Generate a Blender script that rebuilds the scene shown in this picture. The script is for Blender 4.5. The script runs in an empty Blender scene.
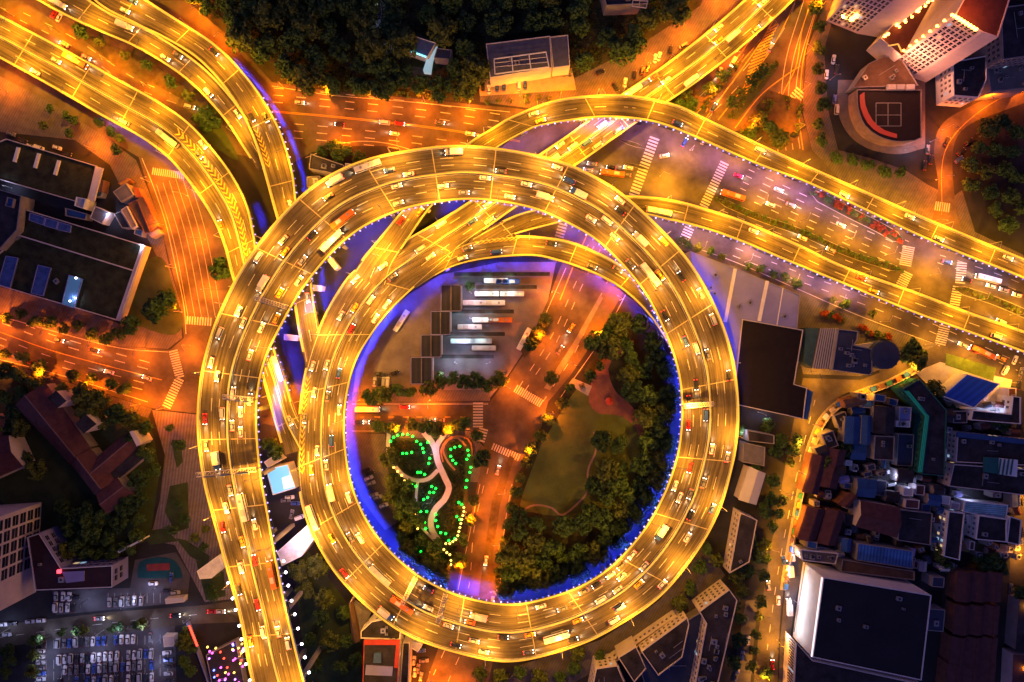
import bpy, math, random
import numpy as np
from mathutils import Vector, Matrix
random.seed(7)
R = math.radians
PI = math.pi
scene = bpy.context.scene
COL = scene.collection

# ---------------------------------------------------------------- camera
H = 341.0            # the drone hovers 341 m above the ground, looking straight down
F = 682.0            # focal length in pixels
cam_d = bpy.data.cameras.new('camera')
cam = bpy.data.objects.new('camera', cam_d); COL.objects.link(cam)
cam.location = (0, 0, H); cam.rotation_euler = (0, 0, 0)
cam_d.sensor_width = 36; cam_d.lens = 36 * F / 1024
cam_d.clip_start = 1; cam_d.clip_end = 6000
scene.camera = cam

# ---------------------------------------------------------------- night sky, moon, exposure
w = bpy.data.worlds.new('World'); scene.world = w; w.use_nodes = True
nt = w.node_tree; bg = nt.nodes['Background']
tc = nt.nodes.new('ShaderNodeTexCoord'); sp = nt.nodes.new('ShaderNodeSeparateXYZ'); rp = nt.nodes.new('ShaderNodeValToRGB')
nt.links.new(tc.outputs['Generated'], sp.inputs[0]); nt.links.new(sp.outputs['Z'], rp.inputs[0]); nt.links.new(rp.outputs[0], bg.inputs['Color'])
rp.color_ramp.elements[0].position = 0.0; rp.color_ramp.elements[0].color = (0.70, 0.34, 0.66, 1)
rp.color_ramp.elements[1].position = 0.55; rp.color_ramp.elements[1].color = (0.045, 0.045, 0.19, 1)
e = rp.color_ramp.elements.new(0.2); e.color = (0.20, 0.12, 0.30, 1)
bg.inputs['Strength'].default_value = 0.72
sun_d = bpy.data.lights.new('moon', 'SUN'); sun_d.energy = 0.30; sun_d.color = (0.38, 0.42, 1.0); sun_d.angle = R(4)
sun = bpy.data.objects.new('moon', sun_d); COL.objects.link(sun); sun.rotation_euler = (R(35), R(-25), 0)
scene.view_settings.view_transform = 'Standard'; scene.view_settings.look = 'None'
scene.view_settings.exposure = 0.0; scene.view_settings.gamma = 1

POWER_DECK = 4.0     # multipliers for the lamps
POWER_STREET = 2.3
POWER_BLUE = 1.0

# ---------------------------------------------------------------- helpers
def P(px, py, z=0.0):
    k = (H - z) / F
    return Vector(((px - 512) * k, (341 - py) * k, z))
def unP(v):
    k = F / (H - v[2]); return (512 + v[0] * k, 341 - v[1] * k)

MATS = {}
def mat(name, col, rough=0.8, var=0.25, scale=0.35, metal=0.0, spec=0.3, col2=None, bump=0.0, wave=None):
    """procedural surface: two-scale noise between two tints of the base colour"""
    if name in MATS: return MATS[name]
    m = bpy.data.materials.new(name); m.use_nodes = True; MATS[name] = m
    n = m.node_tree; b = n.nodes['Principled BSDF']
    b.inputs['Roughness'].default_value = rough; b.inputs['Metallic'].default_value = metal
    b.inputs['Specular IOR Level'].default_value = spec
    g = n.nodes.new('ShaderNodeNewGeometry'); t = n.nodes.new('ShaderNodeTexNoise'); t.inputs['Scale'].default_value = scale
    t.inputs['Detail'].default_value = 6; t.inputs['Roughness'].default_value = 0.65
    n.links.new(g.outputs['Position'], t.inputs['Vector'])
    r = n.nodes.new('ShaderNodeValToRGB'); n.links.new(t.outputs['Fac'], r.inputs[0])
    c2 = col2 or tuple(min(1, c * (1 + var)) for c in col); c1 = tuple(c * (1 - var) for c in col)
    r.color_ramp.elements[0].position = 0.3; r.color_ramp.elements[0].color = (*c1, 1)
    r.color_ramp.elements[1].position = 0.7; r.color_ramp.elements[1].color = (*c2, 1)
    out = r.outputs[0]
    if wave:                                              # (angle, width in m, strength): seams, corrugation, tile courses
        ang, wid, st = wave
        mp = n.nodes.new('ShaderNodeMapping'); mp.inputs['Rotation'].default_value = (0, 0, ang)
        n.links.new(g.outputs['Position'], mp.inputs['Vector'])
        wv = n.nodes.new('ShaderNodeTexWave'); wv.inputs['Scale'].default_value = 0.314 / wid; wv.inputs['Distortion'].default_value = 0.3
        n.links.new(mp.outputs[0], wv.inputs['Vector'])
        mx = n.nodes.new('ShaderNodeMix'); mx.data_type = 'RGBA'; mx.blend_type = 'MULTIPLY'; mx.inputs['Factor'].default_value = st
        n.links.new(out, mx.inputs['A']); n.links.new(wv.outputs['Color'], mx.inputs['B']); out = mx.outputs['Result']
    n.links.new(out, b.inputs['Base Color'])
    if bump:
        bp = n.nodes.new('ShaderNodeBump'); bp.inputs['Strength'].default_value = bump; n.links.new(t.outputs['Fac'], bp.inputs['Height'])
        n.links.new(bp.outputs[0], b.inputs['Normal'])
    return m
def glow(name, col, strength, sample=False):
    if name in MATS: return MATS[name]
    m = bpy.data.materials.new(name); m.use_nodes = True; MATS[name] = m
    b = m.node_tree.nodes['Principled BSDF']; b.inputs['Base Color'].default_value = (*col, 1)
    b.inputs['Base Color'].default_value = (*[c * .3 for c in col], 1)
    b.inputs['Emission Color'].default_value = (*col, 1); b.inputs['Emission Strength'].default_value = strength
    if not sample: m.cycles.emission_sampling = 'NONE'
    return m

ORG = {}
TOPS = []
def tag(o, label=None, cat=None, group=None, kind=None):
    if label: o['label'] = label
    if cat: o['category'] = cat
    if group: o['group'] = group
    if kind: o['kind'] = kind
    return o
def thing(name, label, cat, loc, group=None, rz=0.0):
    o = bpy.data.objects.new(name, None); COL.objects.link(o); o.location = loc; o.rotation_euler = (0, 0, rz)
    o.empty_display_size = 0.5
    ORG[o] = Vector(loc) if rz == 0 else Vector((0, 0, 0))
    tag(o, label, cat, group); TOPS.append(o)
    return o
class MB:
    def __init__(s): s.v = []; s.f = []; s.m = []
    def add(s, vs, fs, mi=0):
        b = len(s.v); s.v += [tuple(x) for x in vs]; s.f += [tuple(b + i for i in f) for f in fs]; s.m += [mi] * len(fs)
    def quad(s, a, b, c, d, mi=0): s.add([a, b, c, d], [(0, 1, 2, 3)], mi)
    def prism(s, xy, z0, z1, mi=0, inset=0.0, cap=True, bottom=True):
        xy = ccw(xy); n = len(xy); top = offset(xy, -inset) if inset else xy
        vs = [(x, y, z0) for x, y in xy] + [(x, y, z1) for x, y in top]
        fs = [(i, (i + 1) % n, n + (i + 1) % n, n + i) for i in range(n)]
        if cap: fs.append(tuple(range(n, 2 * n)))
        if bottom: fs.append(tuple(reversed(range(n))))
        s.add(vs, fs, mi)
    def box(s, c, size, rz=0.0, mi=0, taper=0.0):
        sx, sy, sz = (q / 2 for q in size); ca, sa = math.cos(rz), math.sin(rz)
        vs = []
        for k, z in ((1, -sz), (1 - taper, sz)):
            for x, y in ((-sx, -sy), (sx, -sy), (sx, sy), (-sx, sy)):
                x *= k; y *= k; vs.append((c[0] + x * ca - y * sa, c[1] + x * sa + y * ca, c[2] + z))
        s.add(vs, [(3, 2, 1, 0), (4, 5, 6, 7), (0, 1, 5, 4), (1, 2, 6, 5), (2, 3, 7, 6), (3, 0, 4, 7)], mi)
    def bar(s, a, b, wd, ht=None, mi=0):
        a = Vector(a); b = Vector(b); ht = ht or wd; d = (b - a); L = d.length
        if L < 1e-6: return
        d /= L; up = Vector((0, 0, 1)) if abs(d.z) < 0.9 else Vector((1, 0, 0)); x = d.cross(up).normalized(); y = x.cross(d)
        vs = []
        for p in (a, b):
            for i, j in ((-1, -1), (1, -1), (1, 1), (-1, 1)): vs.append(p + x * i * wd / 2 + y * j * ht / 2)
        s.add(vs, [(0, 1, 2, 3), (7, 6, 5, 4), (0, 4, 5, 1), (1, 5, 6, 2), (2, 6, 7, 3), (3, 7, 4, 0)], mi)
    def cyl(s, c, r, z0, z1, n=10, mi=0, r2=None):
        r2 = r if r2 is None else r2
        vs = [(c[0] + r * math.cos(2 * PI * i / n), c[1] + r * math.sin(2 * PI * i / n), z0) for i in range(n)]
        vs += [(c[0] + r2 * math.cos(2 * PI * i / n), c[1] + r2 * math.sin(2 * PI * i / n), z1) for i in range(n)]
        s.add(vs, [(i, (i + 1) % n, n + (i + 1) % n, n + i) for i in range(n)] + [tuple(range(n, 2 * n)), tuple(reversed(range(n)))], mi)
    def ball(s, c, r, mi=0, n=6):
        vs = [(c[0], c[1], c[2] - r)]; fs = []
        rings = n // 2
        for j in range(1, rings):
            a = -PI / 2 + PI * j / rings
            for i in range(n): vs.append((c[0] + r * math.cos(a) * math.cos(2 * PI * i / n), c[1] + r * math.cos(a) * math.sin(2 * PI * i / n), c[2] + r * math.sin(a)))
        vs.append((c[0], c[1], c[2] + r)); t = len(vs) - 1
        for i in range(n): fs.append((0, 1 + (i + 1) % n, 1 + i))
        for j in range(rings - 2):
            b = 1 + j * n
            for i in range(n): fs.append((b + i, b + (i + 1) % n, b + n + (i + 1) % n, b + n + i))
        b = 1 + (rings - 2) * n
        for i in range(n): fs.append((b + i, b + (i + 1) % n, t))
        s.add(vs, fs, mi)
    def build(s, name, mats, parent=None, loc=None, smooth=False, root=None):
        if not isinstance(mats, (list, tuple)): mats = [mats]
        o_ = ORG[root or parent] if parent else Vector(loc or (0, 0, 0))
        me = bpy.data.meshes.new(name)
        if s.v:
            arr = np.array(s.v, dtype=float) - np.array(o_)
            me.from_pydata(arr.tolist(), [], s.f)
            me.polygons.foreach_set('material_index', s.m)
            if smooth: me.polygons.foreach_set('use_smooth', [True] * len(s.f))
        for m in mats: me.materials.append(m)
        o = bpy.data.objects.new(name, me); COL.objects.link(o)
        if parent: o.parent = parent; ORG[o] = ORG[root or parent]
        else: o.location = o_; ORG[o] = o_
        return o
def area(xy): return sum(xy[i][0] * xy[(i + 1) % len(xy)][1] - xy[(i + 1) % len(xy)][0] * xy[i][1] for i in range(len(xy))) / 2
def ccw(xy): return list(xy) if area(xy) > 0 else list(reversed(xy))
def offset(xy, d):
    """grow a counter-clockwise outline by d"""
    n = len(xy); out = []
    for i in range(n):
        p0 = Vector(xy[i - 1][:2]); p1 = Vector(xy[i][:2]); p2 = Vector(xy[(i + 1) % n][:2])
        a = (p1 - p0).normalized(); b = (p2 - p1).normalized()
        na = Vector((a.y, -a.x)); nb = Vector((b.y, -b.x)); m = na + nb
        k = d / max(0.35, 1 + na.dot(nb)); out.append((p1.x + m.x * k, p1.y + m.y * k))
    return out
def inside(x, y, poly):
    c = False; n = len(poly)
    for i in range(n):
        x1, y1 = poly[i][0], poly[i][1]; x2, y2 = poly[i - 1][0], poly[i - 1][1]
        if (y1 > y) != (y2 > y) and x < (x2 - x1) * (y - y1) / (y2 - y1) + x1: c = not c
    return c
def catmull(pts, step):
    pts = [np.array(p, float) for p in pts]; out = []
    for i in range(len(pts) - 1):
        p0 = pts[i - 1] if i else 2 * pts[0] - pts[1]; p1 = pts[i]; p2 = pts[i + 1]
        p3 = pts[i + 2] if i + 2 < len(pts) else 2 * pts[-1] - pts[-2]
        n = max(2, int(np.linalg.norm((p2 - p1)[:2]) / step))
        for k in range(n):
            t = k / n
            out.append(0.5 * (2 * p1 + (p2 - p0) * t + (2 * p0 - 5 * p1 + 4 * p2 - p3) * t * t + (3 * p1 - p0 - 3 * p2 + p3) * t ** 3))
    out.append(pts[-1]); return out
def children(o): return [c for c in KIDS.get(o, [])]
KIDS = {}
def index_kids():
    KIDS.clear()
    for o in bpy.data.objects:
        if o.parent: KIDS.setdefault(o.parent, []).append(o)
def copy_thing(src, loc, rz=0.0, label=None, cat=None, group=None, scale=None, rot=None):
    r = src.copy(); COL.objects.link(r); r.location = loc; r.rotation_euler = rot or (0, 0, rz)
    if scale: r.scale = scale
    if label: r['label'] = label
    if cat: r['category'] = cat
    if group: r['group'] = group
    for c in KIDS.get(src, []):
        k = c.copy(); COL.objects.link(k); k.parent = r
        for d in KIDS.get(c, []):
            q = d.copy(); COL.objects.link(q); q.parent = k
    TOPS.append(r); return r
USED = set()
def place(src, loc, rz=0.0, **kw):
    """first use moves the prototype itself, later uses copy it"""
    if src not in USED:
        USED.add(src); src.location = loc; src.rotation_euler = kw.get('rot') or (0, 0, rz)
        if kw.get('scale'): src.scale = kw['scale']
        for a, b in (('label', 'label'), ('cat', 'category'), ('group', 'group')):
            if kw.get(a): src[b] = kw[a]
        return src
    return copy_thing(src, loc, rz, **kw)

# ---------------------------------------------------------------- materials
asphalt = mat('asphalt', (0.080, 0.068, 0.054), 0.9, 0.5, 0.07, spec=0.1, bump=0.05)
deck_asphalt = mat('deck_asphalt', (0.084, 0.070, 0.052), 0.85, 0.30, 0.10, spec=0.12)
def wear_and_trails(m):
    """tyre tracks and oil, plus painted light trails, drawn out along the direction of travel (UV in metres)"""
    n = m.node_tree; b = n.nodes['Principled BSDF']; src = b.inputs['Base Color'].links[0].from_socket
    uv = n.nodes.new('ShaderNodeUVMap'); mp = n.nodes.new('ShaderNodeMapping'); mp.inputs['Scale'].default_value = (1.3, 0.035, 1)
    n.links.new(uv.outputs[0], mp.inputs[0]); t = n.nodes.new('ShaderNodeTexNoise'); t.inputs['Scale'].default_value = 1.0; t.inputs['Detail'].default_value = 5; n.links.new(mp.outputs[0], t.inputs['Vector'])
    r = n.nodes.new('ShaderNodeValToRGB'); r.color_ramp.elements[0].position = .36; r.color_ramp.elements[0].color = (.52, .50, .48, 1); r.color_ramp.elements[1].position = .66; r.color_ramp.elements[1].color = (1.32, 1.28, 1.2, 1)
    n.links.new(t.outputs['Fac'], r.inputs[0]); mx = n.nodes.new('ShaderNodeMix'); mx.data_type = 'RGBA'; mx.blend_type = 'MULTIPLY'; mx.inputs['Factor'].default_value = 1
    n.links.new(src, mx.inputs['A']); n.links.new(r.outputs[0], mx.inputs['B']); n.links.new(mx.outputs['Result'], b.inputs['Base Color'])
wear_and_trails(deck_asphalt)  # streaks paint in the traffic's light trails along with tyre tracks
ground_m = mat('ground_dark', (0.022, 0.022, 0.026), 0.95, 0.5, 0.05)
paving = mat('paving', (0.10, 0.09, 0.09), 0.85, 0.25, 0.3, wave=(0.5, 1.2, 0.25))
paving_grey = mat('paving_grey', (0.07, 0.065, 0.075), 0.8, 0.35, 0.12)
concrete = mat('concrete', (0.30, 0.29, 0.27), 0.85, 0.2, 0.3)
concrete_dark = mat('concrete_dark', (0.14, 0.135, 0.13), 0.85, 0.25, 0.3)
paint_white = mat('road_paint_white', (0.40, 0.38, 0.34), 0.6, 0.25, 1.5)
paint_yellow = mat('road_paint_yellow', (0.42, 0.26, 0.03), 0.6, 0.25, 1.5)
grass_m = mat('lawn', (0.035, 0.055, 0.02), 0.95, 0.45, 0.08, bump=0.1)
soil_m = mat('planting_soil', (0.05, 0.045, 0.025), 0.95, 0.5, 0.3)
bark = mat('bark', (0.07, 0.05, 0.035), 0.95)
steel = mat('galvanised_steel', (0.35, 0.35, 0.36), 0.45, 0.1, metal=0.6)
dark_steel = mat('dark_steel', (0.05, 0.05, 0.055), 0.5, 0.1, metal=0.4)
glass_dark = mat('dark_glass', (0.02, 0.025, 0.035), 0.12, 0.1, spec=0.6)
gold_strip = glow('gold_light_strip', (1.0, 0.50, 0.04), 0.88)
gold_strip_dim = glow('gold_light_strip_dim', (1.0, 0.50, 0.06), 0.75)
blue_dot = glow('violet_white_lamp', (0.42, 0.36, 1.0), 2.0)
blue_dot2 = glow('violet_lamp_dim', (0.25, 0.22, 1.0), 1.0)
blue_dot3 = glow('violet_lamp_bright', (0.6, 0.5, 1.0), 3.4)
head_m = glow('headlight', (1.0, 0.90, 0.75), 14.0)
tail_m = glow('taillight', (1.0, 0.03, 0.015), 5.0)
roof_dark = mat('bitumen_roof', (0.030, 0.027, 0.034), 0.9, 0.7, 0.16)
roof_navy = mat('navy_roof', (0.035, 0.045, 0.09), 0.7, 0.25, 0.15, wave=(0.2, 1.0, 0.25))
roof_maroon = mat('maroon_tiles', (0.12, 0.045, 0.045), 0.8, 0.3, 0.4, wave=(0.9, 0.5, 0.35))
roof_blue = mat('blue_sheet_roof', (0.028, 0.095, 0.27), 0.5, 0.25, 0.15, wave=(0.3, 0.8, 0.35))
roof_green = mat('planted_roof', (0.028, 0.032, 0.015), 0.95, 0.7, 0.25)
roof_grey = mat('grey_roof', (0.14, 0.13, 0.14), 0.8, 0.25, 0.2)
roof_pale = mat('pale_roof', (0.5, 0.48, 0.47), 0.6, 0.12, 0.1)
roof_brown = mat('brown_roof', (0.13, 0.08, 0.05), 0.8, 0.3, 0.3)
wall_pink = mat('pale_plaster', (0.62, 0.55, 0.54), 0.8, 0.12, 0.2)
wall_white = mat('white_plaster', (0.75, 0.75, 0.75), 0.7, 0.1, 0.2)
wall_grey = mat('grey_plaster', (0.28, 0.26, 0.27), 0.85, 0.2, 0.2)
wall_brick = mat('brick_wall', (0.22, 0.10, 0.07), 0.85, 0.2, 0.5)
teal_m = mat('teal_panel', (0.02, 0.13, 0.12), 0.6, 0.2)
water_m = mat('teal_pool', (0.01, 0.06, 0.07), 0.3, 0.2)
red_m = mat('red_surface', (0.45, 0.05, 0.03), 0.7, 0.2)
lilac_m = mat('lilac_metal', (0.24, 0.24, 0.50), 0.5, 0.12, 0.1)
win_warm = glow('lit_window_warm', (1.0, 0.7, 0.35), 0.7)
win_cool = glow('lit_window_cool', (0.45, 0.75, 1.0), 0.6)
# ================================================================ SETTING: ground, roads, pavements
def sheet(name, px, z, m, kerb=False):
    mb = MB(); xy = ccw([tuple(P(x, y, 0)[:2]) for x, y in px])
    if kerb: mb.prism(xy, 0.0, z, bottom=False)
    else: mb.add([(x, y, z) for x, y in xy], [tuple(range(len(xy)))])
    o = mb.build(name, m); o['kind'] = 'structure'; return o
def smooth_px(px, step=6): return [tuple(p) for p in catmull(px, step)]
g = MB(); g.quad((-3000, -3000, 0), (3000, -3000, 0), (3000, 3000, 0), (-3000, 3000, 0))
tag(g.build('ground', ground_m), kind='structure')
# --- carriageways (layer 1)
sheet('road', [(-120, -120), (160, -120), (186, 0), (235, 42), (272, 82), (330, 91), (400, 97), (470, 104), (512, 108), (600, 118),
               (640, 128), (575, 185), (480, 185), (430, 160), (385, 146), (350, 146), (312, 152), (290, 165), (215, 150), (190, 152),
               (140, 158), (110, 140), (60, 108), (0, 76), (-120, 15)], 0.02, asphalt)
sheet('road', [(137, 152), (205, 150), (240, 250), (250, 330), (252, 420), (150, 408), (60, 379), (0, 360), (-120, 325), (-120, 272),
               (0, 312), (60, 330), (120, 346), (170, 350), (184, 338), (180, 302), (170, 262), (158, 215), (146, 180)], 0.024, asphalt)
sheet('road', [(240, 360), (300, 385), (350, 400), (490, 402), (510, 375), (530, 345), (548, 300), (560, 268), (600, 180), (650, 200),
               (625, 290), (600, 332), (570, 376), (548, 402), (535, 450), (514, 478), (507, 530), (500, 610), (498, 640), (470, 760),
               (398, 760), (445, 630), (456, 590), (468, 530), (478, 482), (484, 445), (470, 430), (350, 434), (300, 432), (240, 418)], 0.028, asphalt)
sheet('road', [(560, 120), (640, 125), (700, 75), (760, 20), (800, -120), (850, -120), (819, 10), (806, 50), (801, 110), (812, 150),
               (850, 190), (920, 226), (1000, 262), (1140, 322), (1140, 440), (1010, 385), (960, 350), (900, 332), (860, 320), (800, 294),
               (740, 268), (690, 252), (640, 240), (590, 240), (500, 250), (480, 220), (540, 170)], 0.032, asphalt)
sheet('road', smooth_px([(925, 235), (938, 190), (934, 150), (944, 122), (985, 99), (1024, 80), (1140, 30)]) +
      smooth_px([(1140, 66), (1040, 98), (1000, 112), (966, 127), (953, 150), (955, 200), (965, 245)]), 0.036, asphalt)
sheet('road', smooth_px([(748, 760), (756, 660), (764, 590), (776, 520), (788, 450), (797, 405), (803, 378)]) + [(860, 380)] +
      smooth_px([(895, 367), (922, 352), (940, 336)]) + [(975, 345)] + smooth_px([(926, 366), (886, 383), (846, 399), (826, 430), (812, 470), (797, 522), (785, 580), (779, 640), (776, 760)]), 0.04, asphalt)
sheet('road', [(1002, 760), (1008, 620), (1010, 560), (1018, 480), (1030, 400), (1070, 400), (1046, 560), (1026, 760)], 0.02, asphalt)
sheet('road', [(-120, 640), (0, 625), (110, 612), (205, 605), (238, 600), (240, 622), (190, 624), (110, 634), (40, 642), (-120, 665)], 0.045, asphalt)
sheet('parking_lot', [(38, 640), (175, 625), (178, 760), (30, 760)], 0.03, paving_grey)
sheet('parking_lot', [(52, 590), (130, 588), (135, 560), (176, 552), (190, 575), (187, 602), (56, 615)], 0.03, paving_grey)
# --- pavements with a kerb (0.12 m step)
sheet('pavement', [(0, 76), (60, 108), (110, 140), (136, 160), (146, 185), (160, 220), (168, 262), (160, 262), (130, 205), (110, 165), (75, 140), (0, 132), (-120, 60), (-120, 25)], 0.13, paving, True)
sheet('pavement', [(-120, 272), (0, 312), (60, 330), (120, 346), (168, 349), (182, 338), (180, 302), (166, 255), (160, 255), (172, 310), (165, 330), (120, 324), (60, 302), (0, 287), (-120, 250)], 0.135, paving, True)
sheet('pavement', [(-120, 326), (0, 361), (60, 380), (152, 409), (148, 418), (60, 392), (0, 372), (-120, 338)], 0.12, paving, True)
sheet('plaza', [(152, 410), (250, 420), (262, 480), (262, 560), (240, 598), (205, 602), (175, 545), (150, 540), (160, 500), (165, 455)], 0.12, mat('plaza_paving', (0.17, 0.14, 0.16), 0.8, 0.2, 0.3, wave=(0.12, 1.5, 0.35)), True)
sheet('pavement', [(480, 84), (575, 78), (640, 45), (700, 6), (730, -60), (770, -60), (752, 18), (696, 72), (640, 118), (600, 116), (512, 106), (480, 102)], 0.12, paving, True)
sheet('forecourt', [(478, 80), (572, 68), (576, 90), (480, 96)], 0.16, mat('forecourt_paving', (0.30, 0.24, 0.16), 0.8, 0.2), True)
sheet('bus_station_paving', [(352, 400), (356, 370), (375, 330), (400, 300), (440, 275), (500, 262), (556, 262), (548, 300), (528, 345), (505, 380), (488, 400)], 0.05, mat('bus_yard_concrete', (0.13, 0.11, 0.12), 0.6, 0.35, 0.1))
sheet('pavement', [(345, 434), (385, 434), (388, 470), (402, 520), (385, 530), (362, 500), (348, 465)], 0.12, paving, True)
sheet('pavement', [(352, 392), (430, 390), (490, 390), (490, 401), (352, 401)], 0.12, paving, True)
sheet('pavement', [(386, 430), (470, 431), (484, 447), (478, 482), (470, 482), (474, 450), (466, 438), (386, 438)], 0.12, paving, True)
sheet('pavement', [(690, 252), (740, 268), (800, 294), (860, 320), (900, 332), (938, 345), (915, 354), (895, 365), (860, 376), (803, 374), (792, 330), (700, 290)], 0.12, paving, True)
sheet('pavement', [(812, 150), (850, 190), (920, 226), (930, 232), (938, 190), (928, 185), (905, 170), (870, 158), (838, 150), (828, 110), (824, 50), (838, 0), (826, 0), (807, 50), (802, 110)], 0.12, paving, True)
sheet('pavement', [(954, 196), (962, 235), (1000, 262), (1140, 322), (1140, 300), (1030, 258), (975, 232), (962, 190)], 0.12, paving, True)
sheet('pavement', [(700, 540), (725, 575), (700, 610), (640, 640), (600, 668), (560, 690), (500, 690), (520, 665), (600, 640), (660, 600)], 0.12, paving, True)
sheet('pavement', [(780, 640), (786, 580), (800, 545), (806, 560), (795, 600), (790, 640), (790, 760), (777, 760)], 0.12, paving_grey, True)
sheet('road', [(878, 333), (990, 352), (1004, 386), (925, 376), (880, 386)], 0.016, asphalt)
sheet('yard', [(745, 760), (752, 660), (758, 600), (746, 600), (732, 680), (715, 760)], 0.06, paving_grey)
sheet('yard', [(915, 372), (940, 362), (1012, 380), (1004, 418), (950, 408)], 0.12, mat('pale_yard', (0.5, 0.48, 0.46), 0.7, 0.15), True)
sheet('apron', smooth_px([(838, 80), (838, 112), (850, 136), (872, 150), (900, 154), (925, 148)]) + [(925, 80)], 0.14, mat('brown_apron', (0.17, 0.12, 0.1), 0.8, 0.2), True)
for q_ in ([(172, 440), (181, 440), (183, 462), (177, 468), (174, 455)], [(170, 486), (188, 482), (189, 528), (176, 532), (165, 512)], [(142, 532), (165, 528), (178, 541), (150, 545)], [(176, 538), (186, 540), (210, 556), (208, 566), (190, 556)], [(196, 560), (224, 572), (226, 596), (206, 600)]):
    sheet('verge', q_, 0.2, grass_m, True)
# --- green ground
sheet('lawn', smooth_px([(541, 445), (572, 395), (584, 385), (600, 396), (622, 412), (640, 428), (640, 450), (634, 480), (626, 505), (600, 512), (560, 516), (532, 512), (520, 505), (541, 445)]), 0.05, mat('park_lawn', (0.085, 0.11, 0.028), 0.95, 0.35, 0.05))
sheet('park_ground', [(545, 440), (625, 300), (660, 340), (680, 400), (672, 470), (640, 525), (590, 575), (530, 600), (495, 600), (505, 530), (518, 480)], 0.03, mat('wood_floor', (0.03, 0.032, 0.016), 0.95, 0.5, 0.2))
sheet('garden_ground', [(385, 436), (466, 438), (474, 450), (470, 480), (460, 530), (448, 590), (420, 575), (395, 540), (388, 480)], 0.1, mat('garden_floor', (0.03, 0.04, 0.018), 0.95, 0.4, 0.2), True)
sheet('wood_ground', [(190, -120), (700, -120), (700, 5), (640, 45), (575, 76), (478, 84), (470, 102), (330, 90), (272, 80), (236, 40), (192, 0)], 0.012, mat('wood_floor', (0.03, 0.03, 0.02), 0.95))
sheet('verge', smooth_px([(146, 262), (156, 256), (166, 262), (172, 282), (180, 308), (184, 322), (179, 332), (168, 335), (142, 327), (124, 320), (134, 292), (146, 262)]), 0.24, grass_m, True)
sheet('verge', smooth_px([(62, 20), (100, 40), (150, 62), (190, 92), (204, 108), (190, 103), (150, 82), (104, 56), (62, 20)]), 0.2, soil_m, True)
sheet('verge', smooth_px([(196, 104), (222, 128), (238, 160), (214, 146), (200, 128), (196, 104)]), 0.22, grass_m, True)
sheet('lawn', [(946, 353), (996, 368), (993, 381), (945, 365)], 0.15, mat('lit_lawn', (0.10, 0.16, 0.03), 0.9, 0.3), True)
sheet('verge', [(300, 540), (345, 600), (362, 640), (362, 760), (318, 760), (305, 660), (296, 590)], 0.02, grass_m)
sheet('verge', [(0, 372), (150, 418), (160, 470), (150, 540), (60, 560), (0, 500), (-60, 450), (-60, 360)], 0.018, grass_m)
# --- park and garden paths
red_path = mat('red_path', (0.20, 0.075, 0.06), 0.8, 0.2)
sheet('path', smooth_px([(590, 388), (589, 402), (598, 413), (620, 416), (636, 428), (641, 440), (645, 432), (640, 418), (628, 402), (616, 392), (609, 375), (611, 362), (634, 342), (628, 342), (606, 356), (594, 372), (590, 388)], 5), 0.07, red_path)
sheet('path', [(568, 384), (573, 378), (592, 386), (588, 396)], 0.075, concrete)
PATHPTS = []
def path(pts, w_, z, m, name='path'):
    c = catmull([(x, y) for x, y in pts], 4); mb = MB(); L = []; Rr = []; PATHPTS.extend(map(tuple, c))
    for i, p in enumerate(c):
        t = c[min(i + 1, len(c) - 1)] - c[max(i - 1, 0)]; t = t / np.linalg.norm(t); n = np.array((-t[1], t[0])) * w_ / 2
        L.append(P(*(p + n), 0)); Rr.append(P(*(p - n), 0))
    for i in range(len(c) - 1):
        mb.quad(*[(v.x, v.y, z) for v in (L[i + 1], L[i], Rr[i], Rr[i + 1])])
    o = mb.build(name, m); o['kind'] = 'structure'; return o
gp = mat('garden_path', (0.45, 0.42, 0.45), 0.8, 0.15)
path([(424, 432), (434, 446), (438, 462), (446, 480), (449, 488), (444, 500), (436, 508), (431, 520), (432, 530), (438, 540)], 6, 0.125, gp)
path([(446, 432), (437, 446), (438, 462)], 5, 0.129, gp)
path([(438, 470), (428, 479), (415, 480), (402, 474), (390, 458), (388, 446), (389, 433)], 4, 0.133, gp)
path([(418, 480), (416, 500), (418, 520), (426, 532), (440, 545)], 2.6, 0.137, gp)
path([(466, 446), (458, 438), (448, 440), (443, 450), (448, 462), (455, 470)], 2, 0.14, mat('orange_path', (0.3, 0.16, 0.08), 0.8))
path([(594, 432), (596, 450), (588, 470), (588, 490), (578, 503), (562, 515), (552, 508), (535, 505), (522, 512), (518, 530)], 2, 0.08, mat('lawn_kerb', (0.3, 0.2, 0.14), 0.8))
path([(641, 438), (646, 450), (642, 470)], 3, 0.08, red_path)
# --- planted medians (kerbed islands)
def island(pts, w_, name='median'):
    c = catmull(pts, 8); Lp = []; Rp = []
    for i, p in enumerate(c):
        t = c[min(i + 1, len(c) - 1)] - c[max(i - 1, 0)]; t = t / np.linalg.norm(t); k = 0.25 if i in (0, len(c) - 1) else 1
        n = np.array((-t[1], t[0])) * w_ / 2 * k; Lp.append(tuple(p + n)); Rp.append(tuple(p - n))
    poly = Lp + Rp[::-1]
    sheet(name, poly, 0.16, concrete, True)
    inner = [tuple(q) for q in poly]
    cx = [(a[0] * 0.94 + b[0] * 0.06, a[1] * 0.94 + b[1] * 0.06) for a, b in zip(poly, poly[::-1])]
    sheet('planting_bed', cx, 0.19, soil_m)
MED = [([(718, 200), (760, 218), (800, 232), (850, 254), (900, 270)], 7), ([(955, 288), (1000, 303), (1060, 330)], 9),
       ([(812, 193), (850, 213), (880, 228), (902, 241)], 11), ([(640, 110), (672, 104)], 10), ([(620, 140), (645, 148)], 4), ([(625, 163), (650, 170)], 3)]
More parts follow.
